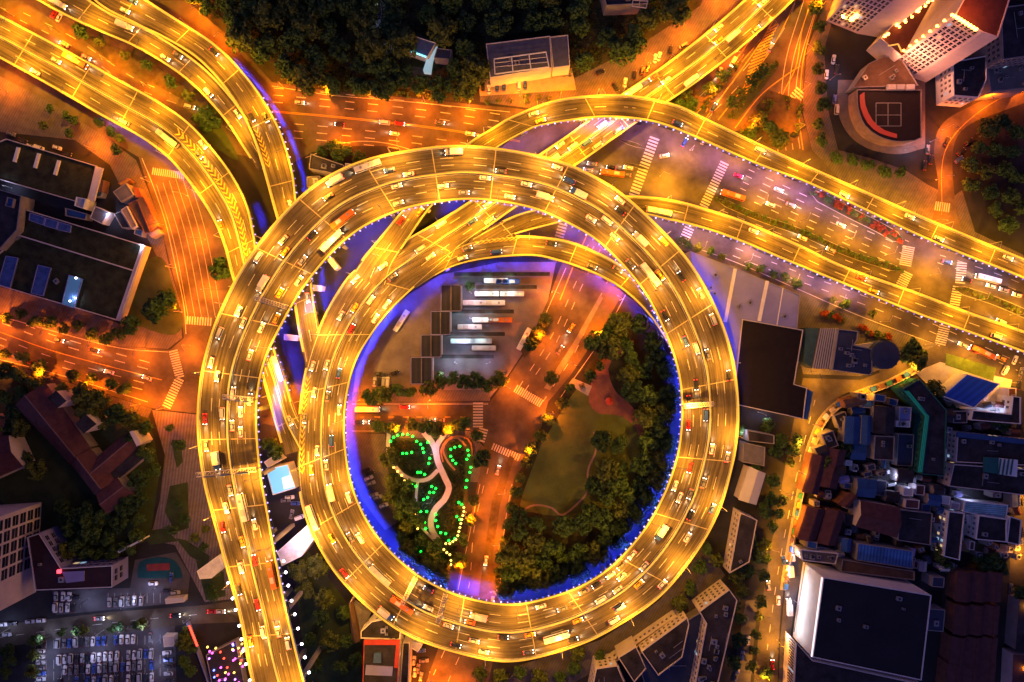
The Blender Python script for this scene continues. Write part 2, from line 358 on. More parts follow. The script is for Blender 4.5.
for p_, w_ in MED: island(p_, w_)
sheet('median', [(700, 108), (735, 60), (742, 62), (712, 108)], 0.15, soil_m, True)
sheet('median', [(728, 118), (775, 62), (778, 68), (738, 120)], 0.15, grass_m, True)
sheet('median', [(740, 130), (768, 90), (800, 100), (798, 140), (780, 150)], 0.15, soil_m, True)
sheet('median', [(500, 585), (478, 600), (492, 500), (510, 455), (514, 458), (500, 505), (492, 560)], 0.15, soil_m, True)
sheet('median', [(544, 388), (572, 345), (600, 295), (603, 298), (578, 345), (550, 390)], 0.15, concrete_dark, True)
sheet('median', [(520, 348), (534, 328), (548, 318), (552, 322), (540, 345), (524, 358)], 0.15, soil_m, True)

# --- painted markings, one structure object
mk = MB()
def zebra(a, b, length, n, z=0.055, mi=0):
    """bars along the crossing direction a->b, each bar `length` px long across it"""
    a = np.array(a, float); b = np.array(b, float); d = (b - a) / n; t = (b - a) / np.linalg.norm(b - a); q = np.array((-t[1], t[0])) * length / 2
    for i in range(n):
        c0 = a + d * (i + 0.2); c1 = a + d * (i + 0.75)
        vs = [P(*v, 0) for v in (c0 - q, c1 - q, c1 + q, c0 + q)]; vs = [(v.x, v.y, z) for v in vs]
        mk.add(ccw3(vs), [(0, 1, 2, 3)], mi)
def ccw3(vs): return vs if area([v[:2] for v in vs]) > 0 else vs[::-1]
def stripe(pts, w_=0.35, dash=None, z=0.055, mi=0, off=0.0):
    c = [np.array(P(*p, 0)[:2]) for p in catmull(pts, 2)]; acc = 0
    for i in range(len(c) - 1):
        d = c[i + 1] - c[i]; L = np.linalg.norm(d)
        if L < 1e-6: continue
        t = d / L; n = np.array((-t[1], t[0])); acc += L
        if dash and (acc % (dash * 2.4)) > dash: continue
        a = c[i] + n * off; b = c[i + 1] + n * off; n = n * w_ / 2
        mk.add(ccw3([(*(a - n), z), (*(b - n), z), (*(b + n), z), (*(a + n), z)]), [(0, 1, 2, 3)], mi)
def stripes(pts, offs, **kw):
    for o_ in offs: stripe(pts, off=o_, **kw)
# crossings
zebra((173, 350), (180, 378), 9, 12); zebra((180, 378), (166, 408), 9, 12); zebra((152, 171), (185, 176), 7, 16)
zebra((186, 320), (212, 322), 8, 10); zebra((655, 137), (632, 200), 10, 20); zebra((725, 162), (702, 210), 9, 18)
zebra((692, 222), (682, 245), 10, 9); zebra((909, 246), (905, 266), 12, 10); zebra((908, 272), (900, 288), 11, 8)
zebra((962, 262), (960, 284), 10, 9); zebra((958, 286), (954, 308), 10, 9); zebra((945, 325), (940, 345), 11, 9)
zebra((478, 402), (478, 428), 10, 9); zebra((484, 428), (480, 442), 9, 5); zebra((515, 388), (542, 404), 8, 14); zebra((492, 446), (520, 458), 7, 12)
zebra((566, 214), (552, 262), 9, 16); zebra((930, 205), (950, 208), 9, 9); zebra((918, 222), (938, 232), 7, 8); zebra((785, 110), (802, 90), 12, 8)
# bright lit kerbs drawn as white edge lines; curved lanes of the northeast slip roads
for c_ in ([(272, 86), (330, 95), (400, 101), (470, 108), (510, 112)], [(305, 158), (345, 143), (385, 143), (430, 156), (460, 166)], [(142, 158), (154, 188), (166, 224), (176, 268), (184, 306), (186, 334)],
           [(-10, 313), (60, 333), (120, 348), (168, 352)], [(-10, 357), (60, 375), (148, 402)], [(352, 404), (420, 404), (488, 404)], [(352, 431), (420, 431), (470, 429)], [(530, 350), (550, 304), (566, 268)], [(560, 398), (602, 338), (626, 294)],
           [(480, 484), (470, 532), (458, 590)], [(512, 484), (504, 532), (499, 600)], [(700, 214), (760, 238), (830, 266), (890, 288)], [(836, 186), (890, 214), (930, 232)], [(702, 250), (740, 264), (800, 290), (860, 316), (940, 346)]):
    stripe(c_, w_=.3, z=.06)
for c_ in ([(694, 116), (712, 96), (732, 66), (752, 36), (776, -10)], [(706, 118), (722, 96), (744, 66), (762, 40), (790, -10)], [(718, 120), (740, 92), (764, 60), (782, 30), (800, -10)], [(778, 152), (775, 124), (782, 96), (796, 66), (802, 30), (812, 0)],
           [(803, 150), (799, 118), (800, 92), (804, 56), (818, 4)], [(735, 128), (760, 96), (785, 76), (800, 66)], [(746, 134), (766, 104), (780, 92)]):
    stripe(c_, w_=.45, z=.06, mi=1)
# lane lines
main = [(272, 112), (340, 118), (430, 128), (520, 142)]
stripes(main, (-12, -8.5, -5, 5, 8.5, 12), dash=5); stripes(main, (0, 0.6), w_=0.25, mi=1)
stripes([(0, 330), (60, 352), (160, 380)], (-7, -3.6, 3.6, 7), dash=5); stripe([(-40, 318), (0, 332), (60, 353), (162, 380)], mi=1)
v_ = [(172, 180), (190, 240), (205, 320)]; stripes(v_, (-8, -4.7, -1.4, 2, 5.4, 8.5), w_=0.18); 
stripes([(745, 178), (830, 217), (905, 250)], (-9, -5.6, -2.2, 1.2, 4.6), dash=4, w_=0.3); stripes([(720, 212), (800, 244), (890, 280)], (-3, 1, 4), dash=4, w_=0.3)
stripes([(940, 255), (1000, 275), (1060, 300)], (-4, 0, 4), dash=4, w_=0.3)
stripes([(735, 250), (800, 275), (900, 312), (1020, 365)], (-3, 1), dash=4, w_=0.3)
stripes([(690, 118), (735, 72), (775, 20), (795, -40)], (-6, -2.6, 0.8, 4.2), dash=5, w_=0.3); stripes([(790, 150), (785, 110), (790, 60), (808, 0)], (-5, -1.5, 2), w_=0.3)
stripes([(360, 417), (420, 417), (470, 417)], (0,), dash=3, w_=0.3, mi=1); stripes([(533, 395), (565, 345), (590, 290), (610, 250)], (-6, 4.5, 8), dash=4, w_=0.3)
stripes([(496, 470), (482, 530), (474, 600), (440, 680)], (-4, 4), dash=4, w_=0.3); stripes([(767, 650), (780, 560), (800, 460), (815, 400)], (0,), dash=4, w_=0.3)
stripes([(942, 215), (946, 150), (985, 108), (1040, 82)], (0.2,), w_=0.25, mi=1); stripes([(20, 20), (70, 45), (130, 85), (180, 105)], (-4, 0, 4), dash=5, w_=0.3)
stripes([(-20, 640), (110, 623), (235, 611)], (0,), dash=4, w_=0.25)
stripe([(760, 40), (715, 95), (706, 112)], w_=0.4, mi=1); stripe([(560, 300), (575, 262), (590, 228)], w_=0.5, mi=1)
for i in range(20):                                        # hatched nose between the slip roads
    t = i / 19; a = np.array((746, 92)) * (1 - t) + np.array((772, 26)) * t
    mk.quad(*[(*P(*q, 0)[:2], 0.06) for q in (a + (-9 * (1 - abs(t - .5)), 3), a + (-9 * (1 - abs(t - .5)), 4.5), a + (6, -1.5), a + (6, -3))], 1)
for r_, c_ in (((46, 640), 17), ((46, 660), 17), ((46, 672), 17)):   # bays of the car park
    for i in range(c_): mk.quad(*[(*P(r_[0] + i * 7.6 + dx, r_[1] - i * 0.35 + dy, 0)[:2], 0.06) for dx, dy in ((0, 0), (0, 9), (.4, 9), (.4, 0))])
for i in range(9):
    mk.quad(*[(*P(108 + i * 6.5 + dx, 593 + dy, 0)[:2], 0.06) for dx, dy in ((0, 0), (0, 10), (.4, 10), (.4, 0))])
for f_ in range(len(mk.f)):
    idx = mk.f[f_]
    if area([mk.v[i][:2] for i in idx]) < 0: mk.f[f_] = idx[::-1]
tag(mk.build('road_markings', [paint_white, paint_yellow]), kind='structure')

# ================================================================ ELEVATED ROADS
ROADS = {}
class Road:
    def __init__(s, name, label, pts, n=4.0):
        s.c = catmull(pts, n); s.L = [P(q[0], q[1], q[4]) for q in s.c]; s.R = [P(q[2], q[3], q[4]) for q in s.c]
        s.C = [(a + b) / 2 for a, b in zip(s.L, s.R)]; s.n = len(s.c); s.s = [0.0]
        for i in range(1, s.n): s.s.append(s.s[-1] + (s.C[i] - s.C[i - 1]).length)
        s.len = s.s[-1]; s.name = name
        s.root = thing(name, label, 'elevated road', (s.C[0].x, s.C[0].y, 0)); ROADS[label] = s
    def i_at(s, d):
        import bisect
        i = max(0, min(s.n - 2, bisect.bisect_right(s.s, d) - 1)); return i, (d - s.s[i]) / max(1e-6, s.s[i + 1] - s.s[i])
    def at(s, d, u, dz=0.0):
        """u = 0 at the left edge, 1 at the right edge"""
        i, t = s.i_at(d); a = s.L[i].lerp(s.L[i + 1], t); b = s.R[i].lerp(s.R[i + 1], t); q = a.lerp(b, u); q.z += dz; return q
    def dirn(s, d):
        i, t = s.i_at(d); v = s.C[i + 1] - s.C[i]; return v.normalized()
    def width(s, d):
        i, t = s.i_at(d); return (s.L[i] - s.R[i]).length
    def lat(s, i, u, off, dz):
        a, b = s.L[i], s.R[i]; d = (b - a).normalized(); q = a.lerp(b, u) + d * off; return (q.x, q.y, q.z + dz)
    def strip(s, mb, u, o0, o1, z0, z1, d0=0, d1=1e9, mi=0):
        """a solid bar running along the road between lateral offsets o0..o1 and heights z0..z1"""
        idx = [i for i in range(s.n) if d0 <= s.s[i] <= d1]
        for a, b in zip(idx, idx[1:]):
            q = [s.lat(i, u, o, z) for i in (a, b) for o, z in ((o0, z0), (o1, z0), (o1, z1), (o0, z1))]
            mb.add(q, [(0, 4, 5, 1), (1, 5, 6, 2), (2, 6, 7, 3), (3, 7, 4, 0)], mi)
        for i, fl in ((idx[0], 0), (idx[-1], 1)):
            q = [s.lat(i, u, o, z) for o, z in ((o0, z0), (o1, z0), (o1, z1), (o0, z1))]
            mb.add(q, [(0, 1, 2, 3) if not fl else (3, 2, 1, 0)], mi)
def build_road(rd, lanes, median=None, lr=((0, 1e9), (0, 1e9)), dots='', dots_r=(0, 1e9), joints=29, strip_mat=None, dz=0.0, dash_r=(0, 1e9), skip_strip=()):
    sm = strip_mat or gold_strip; rt = rd.root; mb = MB(); dk = mb
    for i in range(rd.n - 1):                              # box-girder deck
        prof = lambda k: [rd.lat(k, 0, 0, 0), rd.lat(k, 1, 0, 0), rd.lat(k, 1, 0, -0.5), rd.lat(k, .82, 0, -2.1), rd.lat(k, .18, 0, -2.1), rd.lat(k, 0, 0, -0.5)]
        a, b = prof(i), prof(i + 1)
        for j in range(6):
            k = (j + 1) % 6; mb.add([a[j], a[k], b[k], b[j]], [(3, 2, 1, 0)], 0 if j == 0 else 1)
    for side, (u, sg) in enumerate(((0, 1), (1, -1))):
        rr_ = lr[side] if isinstance(lr[side], list) else [lr[side]]
        for d0, d1 in rr_:
            if d1 <= d0 + 5: continue
            m2 = MB(); o0, o1 = sorted((0.0 * sg, 0.75 * sg)); rd.strip(m2, u, o0, o1, -0.55, 1.0, d0, d1); pa = m2.build('parapet', concrete, rt)
            m3 = MB(); o0, o1 = sorted((-0.02 * sg, 0.78 * sg)); rd.strip(m3, u, o0, o1, 1.003, 1.10, d0, d1); m3.build('light_strip', sm, pa, root=rt)
    for u in ([median] if median else []):
        m2 = MB(); rd.strip(m2, u, -0.3, 0.3, 0.0, 0.8); pa = m2.build('median_barrier', concrete, rt)
        m3 = MB(); rd.strip(m3, u, -0.2, 0.2, 0.803, 0.88); m3.build('light_strip', sm, pa, root=rt)
    ln = dk                                                # painted lines, part of the deck surface
    def dash(u, off, w_, on, gap, d0=0, d1=1e9, mi=0):
        d = max(d0, 0) + 2
        while d < min(rd.len, d1) - on - 1:
            segs = max(1, int(on / 4)) 
            for q in range(segs):
                a = d + on * q / segs; b = d + on * (q + 1) / segs; A = []
                for dd in (a, b):
                    i, t = rd.i_at(dd); l = rd.L[i].lerp(rd.L[i + 1], t); r = rd.R[i].lerp(rd.R[i + 1], t); e_ = (r - l).normalized(); c = l.lerp(r, u) + e_ * off
                    A += [c - e_ * w_ / 2, c + e_ * w_ / 2]
                ln.quad(*[(v.x, v.y, v.z + 0.02) for v in (A[0], A[1], A[3], A[2])], mi)
            d += on + gap
    for u in lanes: dash(u, 0, 0.24, 5.5, 8.5, *dash_r, mi=2)
    if rd is S:
        for u in (.25, .75): dash(u, 0, 0.24, 5.5, 8.5, dash_r[1], 1e9, mi=2)
    for u, of in ((0, 0.9), (1, -0.9)) + (((median, -0.75), (median, 0.75)) if median else ()): dash(u, of, 0.2, 12, 0.02, mi=2)
    for k, f in enumerate(ln.f):
        if ln.m[k] == 2 and area([ln.v[i][:2] for i in f]) < 0: ln.f[k] = f[::-1]
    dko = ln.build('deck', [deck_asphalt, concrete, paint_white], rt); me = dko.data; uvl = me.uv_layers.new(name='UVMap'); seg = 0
    for p in me.polygons:
        if p.material_index == 0 and seg < rd.n - 1:
            wd_ = (rd.L[seg] - rd.R[seg]).length
            for li, q in zip(p.loop_indices, ((0, rd.s[seg + 1]), (wd_, rd.s[seg + 1]), (wd_, rd.s[seg]), (0, rd.s[seg]))): uvl.data[li].uv = q
            seg += 1
    d = joints * 0.6
    while d < rd.len - 4 and joints:                       # expansion joints
        j = MB(); A = [rd.at(d - 0.2, 0.02), rd.at(d + 0.2, 0.02), rd.at(d + 0.2, 0.98), rd.at(d - 0.2, 0.98)]
        q = [(v.x, v.y, v.z + 0.03) for v in A]; q = q if area([v[:2] for v in q]) > 0 else q[::-1]
        j.add(q, [(0, 1, 2, 3)]); j.build('expansion_joint', mat('joint_metal', (0.32, 0.26, 0.15), 0.5, 0.2), rt)
        d += joints * random.uniform(.85, 1.2)
    for sd in dots:                                        # string of small lamps along the outside of the parapet
        u, sg = (0, -1) if sd == 'L' else (1, 1)
        m4 = MB(); d = max(0, dots_r[0]) + 1
        while d < min(rd.len, dots_r[1]):
            i, t = rd.i_at(d); l = rd.L[i].lerp(rd.L[i + 1], t); r = rd.R[i].lerp(rd.R[i + 1], t); e_ = (r - l).normalized()
            q = (l if u == 0 else r) + e_ * 0.45 * sg; m4.box((q.x, q.y, q.z + 0.4), (0.55, 0.55, 0.4), mi=random.choice((0, 0, 0, 1, 2))); d += 3.6 * random.uniform(.92, 1.08)
        o = m4.build('light_string', [blue_dot, blue_dot2, blue_dot3], rt)
        o['kind'] = 'stuff'
def kz(pts, zs):
    """pair list + sparse heights -> 5-tuples"""
    xs = sorted(zs); ys = [zs[k] for k in xs]
    return [(*p, float(np.interp(i, xs, ys))) for i, p in enumerate(pts)]
S_pts = [(287, 800, 338, 790), (253, 682, 305, 680), (241, 620, 289, 616), (230, 579, 280, 574), (214, 520, 269, 514), (204, 480, 262, 474),
 (198, 430, 258, 430), (200, 385, 259, 392), (207, 350, 267, 358), (220, 312, 282, 326), (243, 267, 303, 290), (276, 222, 330, 256), (316, 184, 360, 230),
 (362, 161, 395, 213), (418, 149, 430, 204), (474, 146, 474, 200), (545, 157, 525, 207), (590, 174, 562, 221), (630, 200, 600, 244), (682, 252, 640, 287),
 (712, 300, 664, 332), (731, 350, 677, 370), (738, 400, 681, 405), (737, 440, 679, 440), (730, 475, 673, 467), (719, 511, 662, 496), (697, 551, 642, 531),
 (662, 594, 612, 564), (620, 624, 584, 583), (575, 646, 550, 596), (512, 661, 510, 603), (456, 652, 465, 596), (406, 634, 428, 580), (368, 607, 402, 561),
 (338, 576, 380, 538), (316, 541, 363, 511), (303, 508, 352, 482), (298, 475, 347, 455), (298, 440, 345, 425), (300, 405, 348, 392), (306, 368, 357, 360),
 (317, 333, 373, 333), (334, 298, 392, 309), (355, 270, 415, 287), (388, 250, 440, 265), (430, 226, 460, 247), (464, 205, 487, 228), (500, 181, 521, 204),
 (540, 154, 558, 178), (575, 130, 593, 154), (619.5, 96, 641, 120), (678, 55, 700, 80), (744, 0, 769, 24), (830, -85, 857, -62)]
S = Road('elevated_road', 'huge spiral overpass of gold lit double carriageway circling the park and rising over itself',
         kz(S_pts, {0: 46, 6: 43, 12: 40, 16: 37, 21: 33, 26: 29, 30: 26, 34: 23, 38: 20.5, 42: 18.5, 45: 16.6, 46: 16, 48: 12.5, 50: 9.8, 53: 8.5}))
a_pts = [(352, 274, 385, 290), (364, 257, 392, 266), (380, 238, 408, 240), (399, 215, 431, 207), (430, 180, 465, 170), (464, 147, 500, 146), (493, 128, 523, 133),
 (512, 117, 540, 126), (550, 102, 570, 121), (590, 96, 600, 118), (632, 96, 630, 119), (675, 105, 662, 125), (712, 122, 702, 141), (767, 148, 755, 164),
 (818, 171, 808, 184), (868, 193, 859, 208), (918, 215, 909, 232), (968, 236, 960, 254), (1023, 259, 1016, 276), (1120, 300, 1113, 318)]
A = Road('elevated_ramp', 'narrow gold ramp curving from the loop over the northeast road to the right edge',
         kz(a_pts, {0: 18.1, 2: 17.5, 10: 17.8, 14: 14, 19: 10}))
c_pts = [(468, 240, 480, 252), (486, 230, 498, 242), (507, 219, 520, 233), (530, 211, 550, 225), (580, 199, 590, 216), (630, 196, 632, 213), (672, 200, 668, 220),
 (710, 210, 704, 229), (748, 223, 741, 242), (799, 245, 791, 263), (843, 266, 835, 281), (918, 293, 911, 312), (968, 312, 961, 330), (1023, 331, 1016, 350), (1120, 368, 1113, 387)]
Cc = Road('elevated_ramp', 'gold ramp leaving the loop under its right shoulder toward the lower right edge', kz(c_pts, {0: 16.1, 3: 14.5, 6: 12, 14: 9}))
d_pts = [(425, 268, 412, 290), (462, 245, 450, 268), (500, 237, 486, 259), (532, 236, 532, 256), (568, 241, 561, 262), (592, 250, 582, 269), (614, 261, 603, 278),
 (638, 276, 624, 291), (664, 300, 647, 313), (687, 335, 668, 344), (702, 368, 683, 376), (711, 408, 691, 412), (712, 452, 692, 450), (705, 488, 686, 482)]
D = Road('elevated_ramp', 'inner gold ramp closing the top of the ring above the bus station', kz(d_pts, {0: 17.7, 1: 16.6, 4: 15, 8: 12, 11: 7, 13: 3}))
l1_pts = [(-120, -2, -100, -38), (-20, 48, 0, 15), (50, 86, 70, 52), (100, 115, 120, 80), (140, 137, 158, 101), (165, 155, 187, 121), (182, 173, 210, 145), (200, 197, 232, 174),
 (215, 222, 247, 203), (225, 247, 254, 232), (233, 278, 260, 268), (245, 310, 267, 305), (255, 350, 274, 345), (264, 382, 285, 376), (276, 425, 297, 415), (285, 455, 318, 445)]
L1 = Road('elevated_road', 'wide gold overpass from the left edge joining the loop beside the warehouse', kz(l1_pts, {0: 9, 5: 11, 9: 13, 12: 17, 15: 20.4}))
p_pts = [(60, -60, 85, -85), (92, -2, 110, -25), (137, 25, 150, 2), (162, 37, 178, 20), (195, 57, 212, 42), (220, 82, 238, 66), (241, 112, 262, 97), (255, 142, 281, 132), (266, 178, 293, 172),
 (277, 218, 298, 208), (290, 260, 309, 255), (294, 300, 313, 292), (299, 332, 318, 322), (303, 352, 322, 345), (306, 368, 326, 364)]
L2 = Road('elevated_ramp', 'outer gold ramp from the top left edge bending down to the loop', kz(p_pts, {0: 11, 6: 13.5, 10: 16, 12: 18.4, 13: 18.9, 14: 19.3}))
q_pts = [(-60, -58, -45, -84), (30, -4, 48, -24), (62, 14, 80, -6), (100, 32, 112, 14), (135, 47, 150, 31), (175, 71, 189, 56), (200, 92, 215, 78), (225, 120, 240, 108), (243, 147, 262, 140), (258, 170, 272, 164)]
Qr = Road('elevated_ramp', 'inner gold ramp from the top left edge merging into its outer twin', kz(q_pts, {0: 10, 5: 11.8, 9: 13.6}))
def dnear(rd, px, py):
    best = min(range(rd.n), key=lambda i: (unP(rd.C[i])[0] - px) ** 2 + (unP(rd.C[i])[1] - py) ** 2); return rd.s[best]
sm1 = dnear(S, 325, 410) - 20
build_road(S, (0.09 + 0.13, 0.35, 0.65, 0.78), 0.5, lr=([(0, dnear(S, 325, 480)), (dnear(S, 324, 408), dnear(S, 331, 365)), (dnear(S, 345, 333), dnear(S, 384, 280)), (dnear(S, 430, 252), 1e9)], [(0, dnear(S, 384, 279)), (dnear(S, 470, 218), 1e9)]), dots='R', dots_r=(dnear(S, 280, 600), dnear(S, 350, 400)), dash_r=(0, dnear(S, 400, 260)))
build_road(A, (0.5,), None, lr=((8, 1e9), (dnear(A, 394, 250), 1e9)), dots='R', dots_r=(dnear(A, 520, 130), 1e9))
build_road(Cc, (0.5,), None, lr=((dnear(Cc, 505, 225), 1e9), (dnear(Cc, 505, 225), 1e9)), dots='R', dots_r=(dnear(Cc, 655, 210), 1e9))
build_road(D, (0.5,), None, lr=((dnear(D, 515, 247), 1e9), (dnear(D, 440, 262), 1e9)))
build_road(L1, (0.25, 0.75), 0.5, lr=((0, dnear(L1, 290, 440)), (0, dnear(L1, 283, 405))), dots='R', dots_r=(dnear(L1, 240, 225), dnear(L1, 283, 395)))
build_road(L2, (0.5,), None, lr=((0, dnear(L2, 311, 350)), (0, dnear(L2, 306, 318))), dots='R', dots_r=(dnear(L2, 262, 100), dnear(L2, 300, 310)))
build_road(Qr, (0.5,), None, lr=((0, dnear(Qr, 258, 155)), (0, dnear(Qr, 245, 125))))
# chevrons on the noses where ramps part or join
def chevrons(rd, a, b, u0, u1, v=1, step=2.6, wide=0.9, mat_=None):
    m = MB(); d = a
    while d < b:
        q0 = rd.at(d, u0); q1 = rd.at(d + v * 2.2, (u0 + u1) / 2); q2 = rd.at(d, u1); f = rd.dirn(d) * wide
        for s0, s1 in ((q0, q1), (q1, q2)):
            q = [s0, s1, s1 + f, s0 + f]; q = [(p.x, p.y, p.z + 0.035) for p in q]; q = q if area([p[:2] for p in q]) > 0 else q[::-1]; m.add(q, [(0, 1, 2, 3)])
        d += step
    m.build('nose_hatching', paint_yellow if mat_ is None else mat_, rd.root)
chevrons(L1, dnear(L1, 172, 135), dnear(L1, 245, 250), 0.53, 0.72)
chevrons(S, dnear(S, 322, 460), dnear(S, 328, 365), 0.035, 0.14, -1)
chevrons(L2, dnear(L2, 262, 125), dnear(L2, 276, 160), 0.12, 0.3)
chevrons(D, dnear(D, 470, 252), dnear(D, 515, 247), 0.04, 0.22)
chevrons(S, dnear(S, 378, 275), dnear(S, 405, 255), 0.04, 0.14)
# piers, kept clear of any deck beneath
order = [S, A, Cc, D, L1, L2, Qr]
def over_deck(x, y, ztop, me, margin=3.0):
    for rd in order:
        for i in range(0, rd.n, 2):
            c = rd.C[i]
            if c.z < ztop - 4 and (c.x - x) ** 2 + (c.y - y) ** 2 < ((rd.L[i] - rd.R[i]).length / 2 + margin) ** 2: return True
    return False
for rd in order:
    d = 14
    while d < rd.len - 5:
        c = rd.at(d, 0.5); wd = rd.width(d); n_ = rd.dirn(d); e_ = Vector((-n_.y, n_.x, 0)).normalized(); rz = math.atan2(n_.y, n_.x)
        if c.z > 5 and not over_deck(c.x, c.y, c.z, rd):
            m = MB()
            for sg in ((-1, 1) if wd > 18 else (0,)):
                q = c + e_ * sg * wd * 0.2; m.box((q.x, q.y, (c.z - 3.6) / 2), (1.6, 1.8, c.z - 3.6), rz)
            m.box((c.x, c.y, c.z - 2.85), (1.8, wd * 0.62, 1.4), rz); m.build('pier', concrete, rd.root)
        d += 31
# sign gantries spanning a carriageway
def gantry(rd, px, py, label, u0=0.0, u1=1.0):
    d = dnear(rd, px, py); a = rd.at(d, u0); b = rd.at(d, u1); n_ = rd.dirn(d)
    t = thing('sign_gantry', label, 'gantry', tuple(a), 'gantries across the overpass')
    for p in (a, b): m = MB(); m.bar(p, p + Vector((0, 0, 6.6)), 0.4); m.build('post', steel, t)
    m = MB(); up = Vector((0, 0, 6.4)); n = 12
    for o_ in (-0.9, 0.9):
        m.bar(a + up + n_ * o_, b + up + n_ * o_, 0.22); m.bar(a + up + n_ * o_ - Vector((0, 0, 1)), b + up + n_ * o_ - Vector((0, 0, 1)), 0.22)
    for k in range(n + 1):
        q0 = a.lerp(b, k / n) + up; q1 = a.lerp(b, min(1, (k + 1) / n)) + up
        m.bar(q0 - n_ * 0.9, q1 + n_ * 0.9, 0.14); m.bar(q0 + n_ * 0.9, q0 - n_ * 0.9, 0.14)
    m.build('truss', mat('gantry_steel', (0.65, 0.6, 0.5), 0.4), t)
    for k in (0.22, 0.5, 0.78):
        q = a.lerp(b, k) + up - n_ * 1.15 + Vector((0, 0, -0.4)); m = MB(); m.box(q, (0.15, rd.width(d) * (u1 - u0) * 0.2, 2.4), math.atan2(n_.y, n_.x)); m.build('sign_panel', mat('sign_blue', (0.02, 0.08, 0.35), 0.4), t)
gantry(S, 230, 470, 'broad steel sign gantry across the left side of the outer loop')
gantry(S, 262, 300, 'steel sign gantry across the inner lanes at the upper left of the outer loop', 0.5, 1)
gantry(S, 228, 397, 'steel sign gantry over the inner lanes at the far left of the loop', 0.5, 1)
gantry(S, 708, 403, 'steel sign gantry over the lanes at the far right of the loop', 0.5, 1)
gantry(S, 405, 597, 'steel sign gantry across the inner lanes at the lower left of the loop', 0.5, 1)
gantry(S, 443, 611, 'steel sign gantry across the inner lanes at the bottom of the loop', 0.5, 1)
# ================================================================ LAMPS
def lamp_proto(name, label, cat, h, arm, col, power, arms=1, size=0.7, group=None, spread=170):
    t = thing(name, label, cat, (0, 0, -500), group)
    ORG[t] = Vector((0, 0, 0))
    m = MB(); m.cyl((0, 0), 0.14, 0, h, 6, r2=0.08); m.cyl((0, 0), 0.3, 0, 0.5, 6); m.build('pole', steel, t)
    ld = bpy.data.lights.new(name + '_light', 'AREA'); ld.shape = 'DISK'; ld.size = size; ld.energy = power; ld.color = col; ld.spread = R(spread)
    for k in range(arms):
        sg = 1 if k == 0 else -1
        m = MB(); m.bar((0, 0, h - 0.1), (sg * arm, 0, h + 0.5), 0.12); m.build('arm', steel, t)
        m = MB(); m.box((sg * (arm + 0.3), 0, h + 0.52), (0.95, 0.4, 0.16), mi=0, taper=0.2); m.box((sg * (arm + 0.3), 0, h + 0.425), (0.7, 0.3, 0.03), mi=1); m.build('lamp_head', [steel, glow('lamp_glass_' + name, col, 6)], t)
        lo = bpy.data.objects.new('lamp_light', ld); COL.objects.link(lo); lo.parent = t; lo.location = (sg * (arm + 0.3), 0, h + 0.38)
    return t
GOLD = (1.0, 0.40, 0.028); SOD = (1.0, 0.155, 0.002); AMB = (1.0, 0.36, 0.02); WHT = (0.55, 0.6, 1.0)
lp_deck = lamp_proto('street_lamp', 'lamp', 'street lamp', 9.5, 3.0, GOLD, 3300 * POWER_DECK)
lp_ramp = lamp_proto('street_lamp', 'lamp', 'street lamp', 9.5, 2.6, (1.0, 0.385, 0.008), 3200 * POWER_DECK)
lp_sod = lamp_proto('street_lamp', 'lamp', 'street lamp', 9.0, 2.5, SOD, 4900 * POWER_STREET)
lp_amb = lamp_proto('street_lamp', 'lamp', 'street lamp', 9.0, 2.5, AMB, 2600 * POWER_STREET)
lp_wht = lamp_proto('street_lamp', 'lamp', 'street lamp', 7.0, 1.2, WHT, 260 * POWER_STREET)
index_kids()
def deck_lamps(rd, proto, step, sides, label, d0=0, d1=1e9, stagger=True):
    for si, sd in enumerate(sides):
        u = 0.0 if sd == 'L' else 1.0; d = max(0, d0) + 6 + (step / 2 if si and stagger else 0)
        while d < min(rd.len - 2, d1):
            q = rd.at(d, u); c = rd.at(d, 0.5); v = c - q; rz = math.atan2(v.y, v.x); v = v.normalized()
            if -760 < unP(q)[0] - 512 < 760 and abs(unP(q)[1] - 341) < 440:
                place(proto, (q.x - v.x * 0.12, q.y - v.y * 0.12, q.z + (-0.3)), rz, label=label, cat='street lamp', group='lamps along the overpass edges')
            d += step
deck_lamps(S, lp_deck, 30, 'LR', 'arm lamp on the parapet of the big loop', 0, dnear(S, 380, 262))
deck_lamps(S, lp_ramp, 27, 'LR', 'arm lamp on the parapet of the northeast overpass', dnear(S, 385, 258))
deck_lamps(A, lp_ramp, 25, 'L', 'arm lamp on the outer rim of the curving right ramp', 14)
deck_lamps(Cc, lp_ramp, 25, 'L', 'arm lamp on the upper rim of the lower right ramp', 40)
deck_lamps(D, lp_ramp, 26, 'L', 'arm lamp on the inner ring ramp above the bus yard', 50, dnear(D, 650, 290))
deck_lamps(L1, lp_ramp, 27, 'LR', 'arm lamp on the wide left overpass', 20, dnear(L1, 270, 400))
deck_lamps(L2, lp_ramp, 26, 'R', 'arm lamp on the outer upper left ramp', 20, dnear(L2, 303, 350))
deck_lamps(Qr, lp_ramp, 30, 'L', 'arm lamp on the inner upper left ramp', 20)
def street(pts, proto, label, grp, jitter=0, flip=0):
    """pts: (px, py, towards_px, towards_py)"""
    for x, y, tx, ty in pts:
        a = P(x, y, 0); b = P(tx, ty, 0)
        place(proto, (a.x, a.y, 0.0), math.atan2(b.y - a.y, b.x - a.x), label=label, cat='street lamp', group=grp)
G_ = 'sodium lamps along the streets'
street([(284, 88, 284, 110), (330, 92, 330, 110), (378, 99, 377, 115), (425, 102, 424, 120), (470, 106, 470, 120), (262, 150, 265, 130), (345, 148, 345, 130), (400, 150, 400, 135), (455, 158, 455, 145), (226, 40, 215, 55), (205, 14, 190, 25)], lp_sod, 'sodium lamp beside the orange ring road', G_)
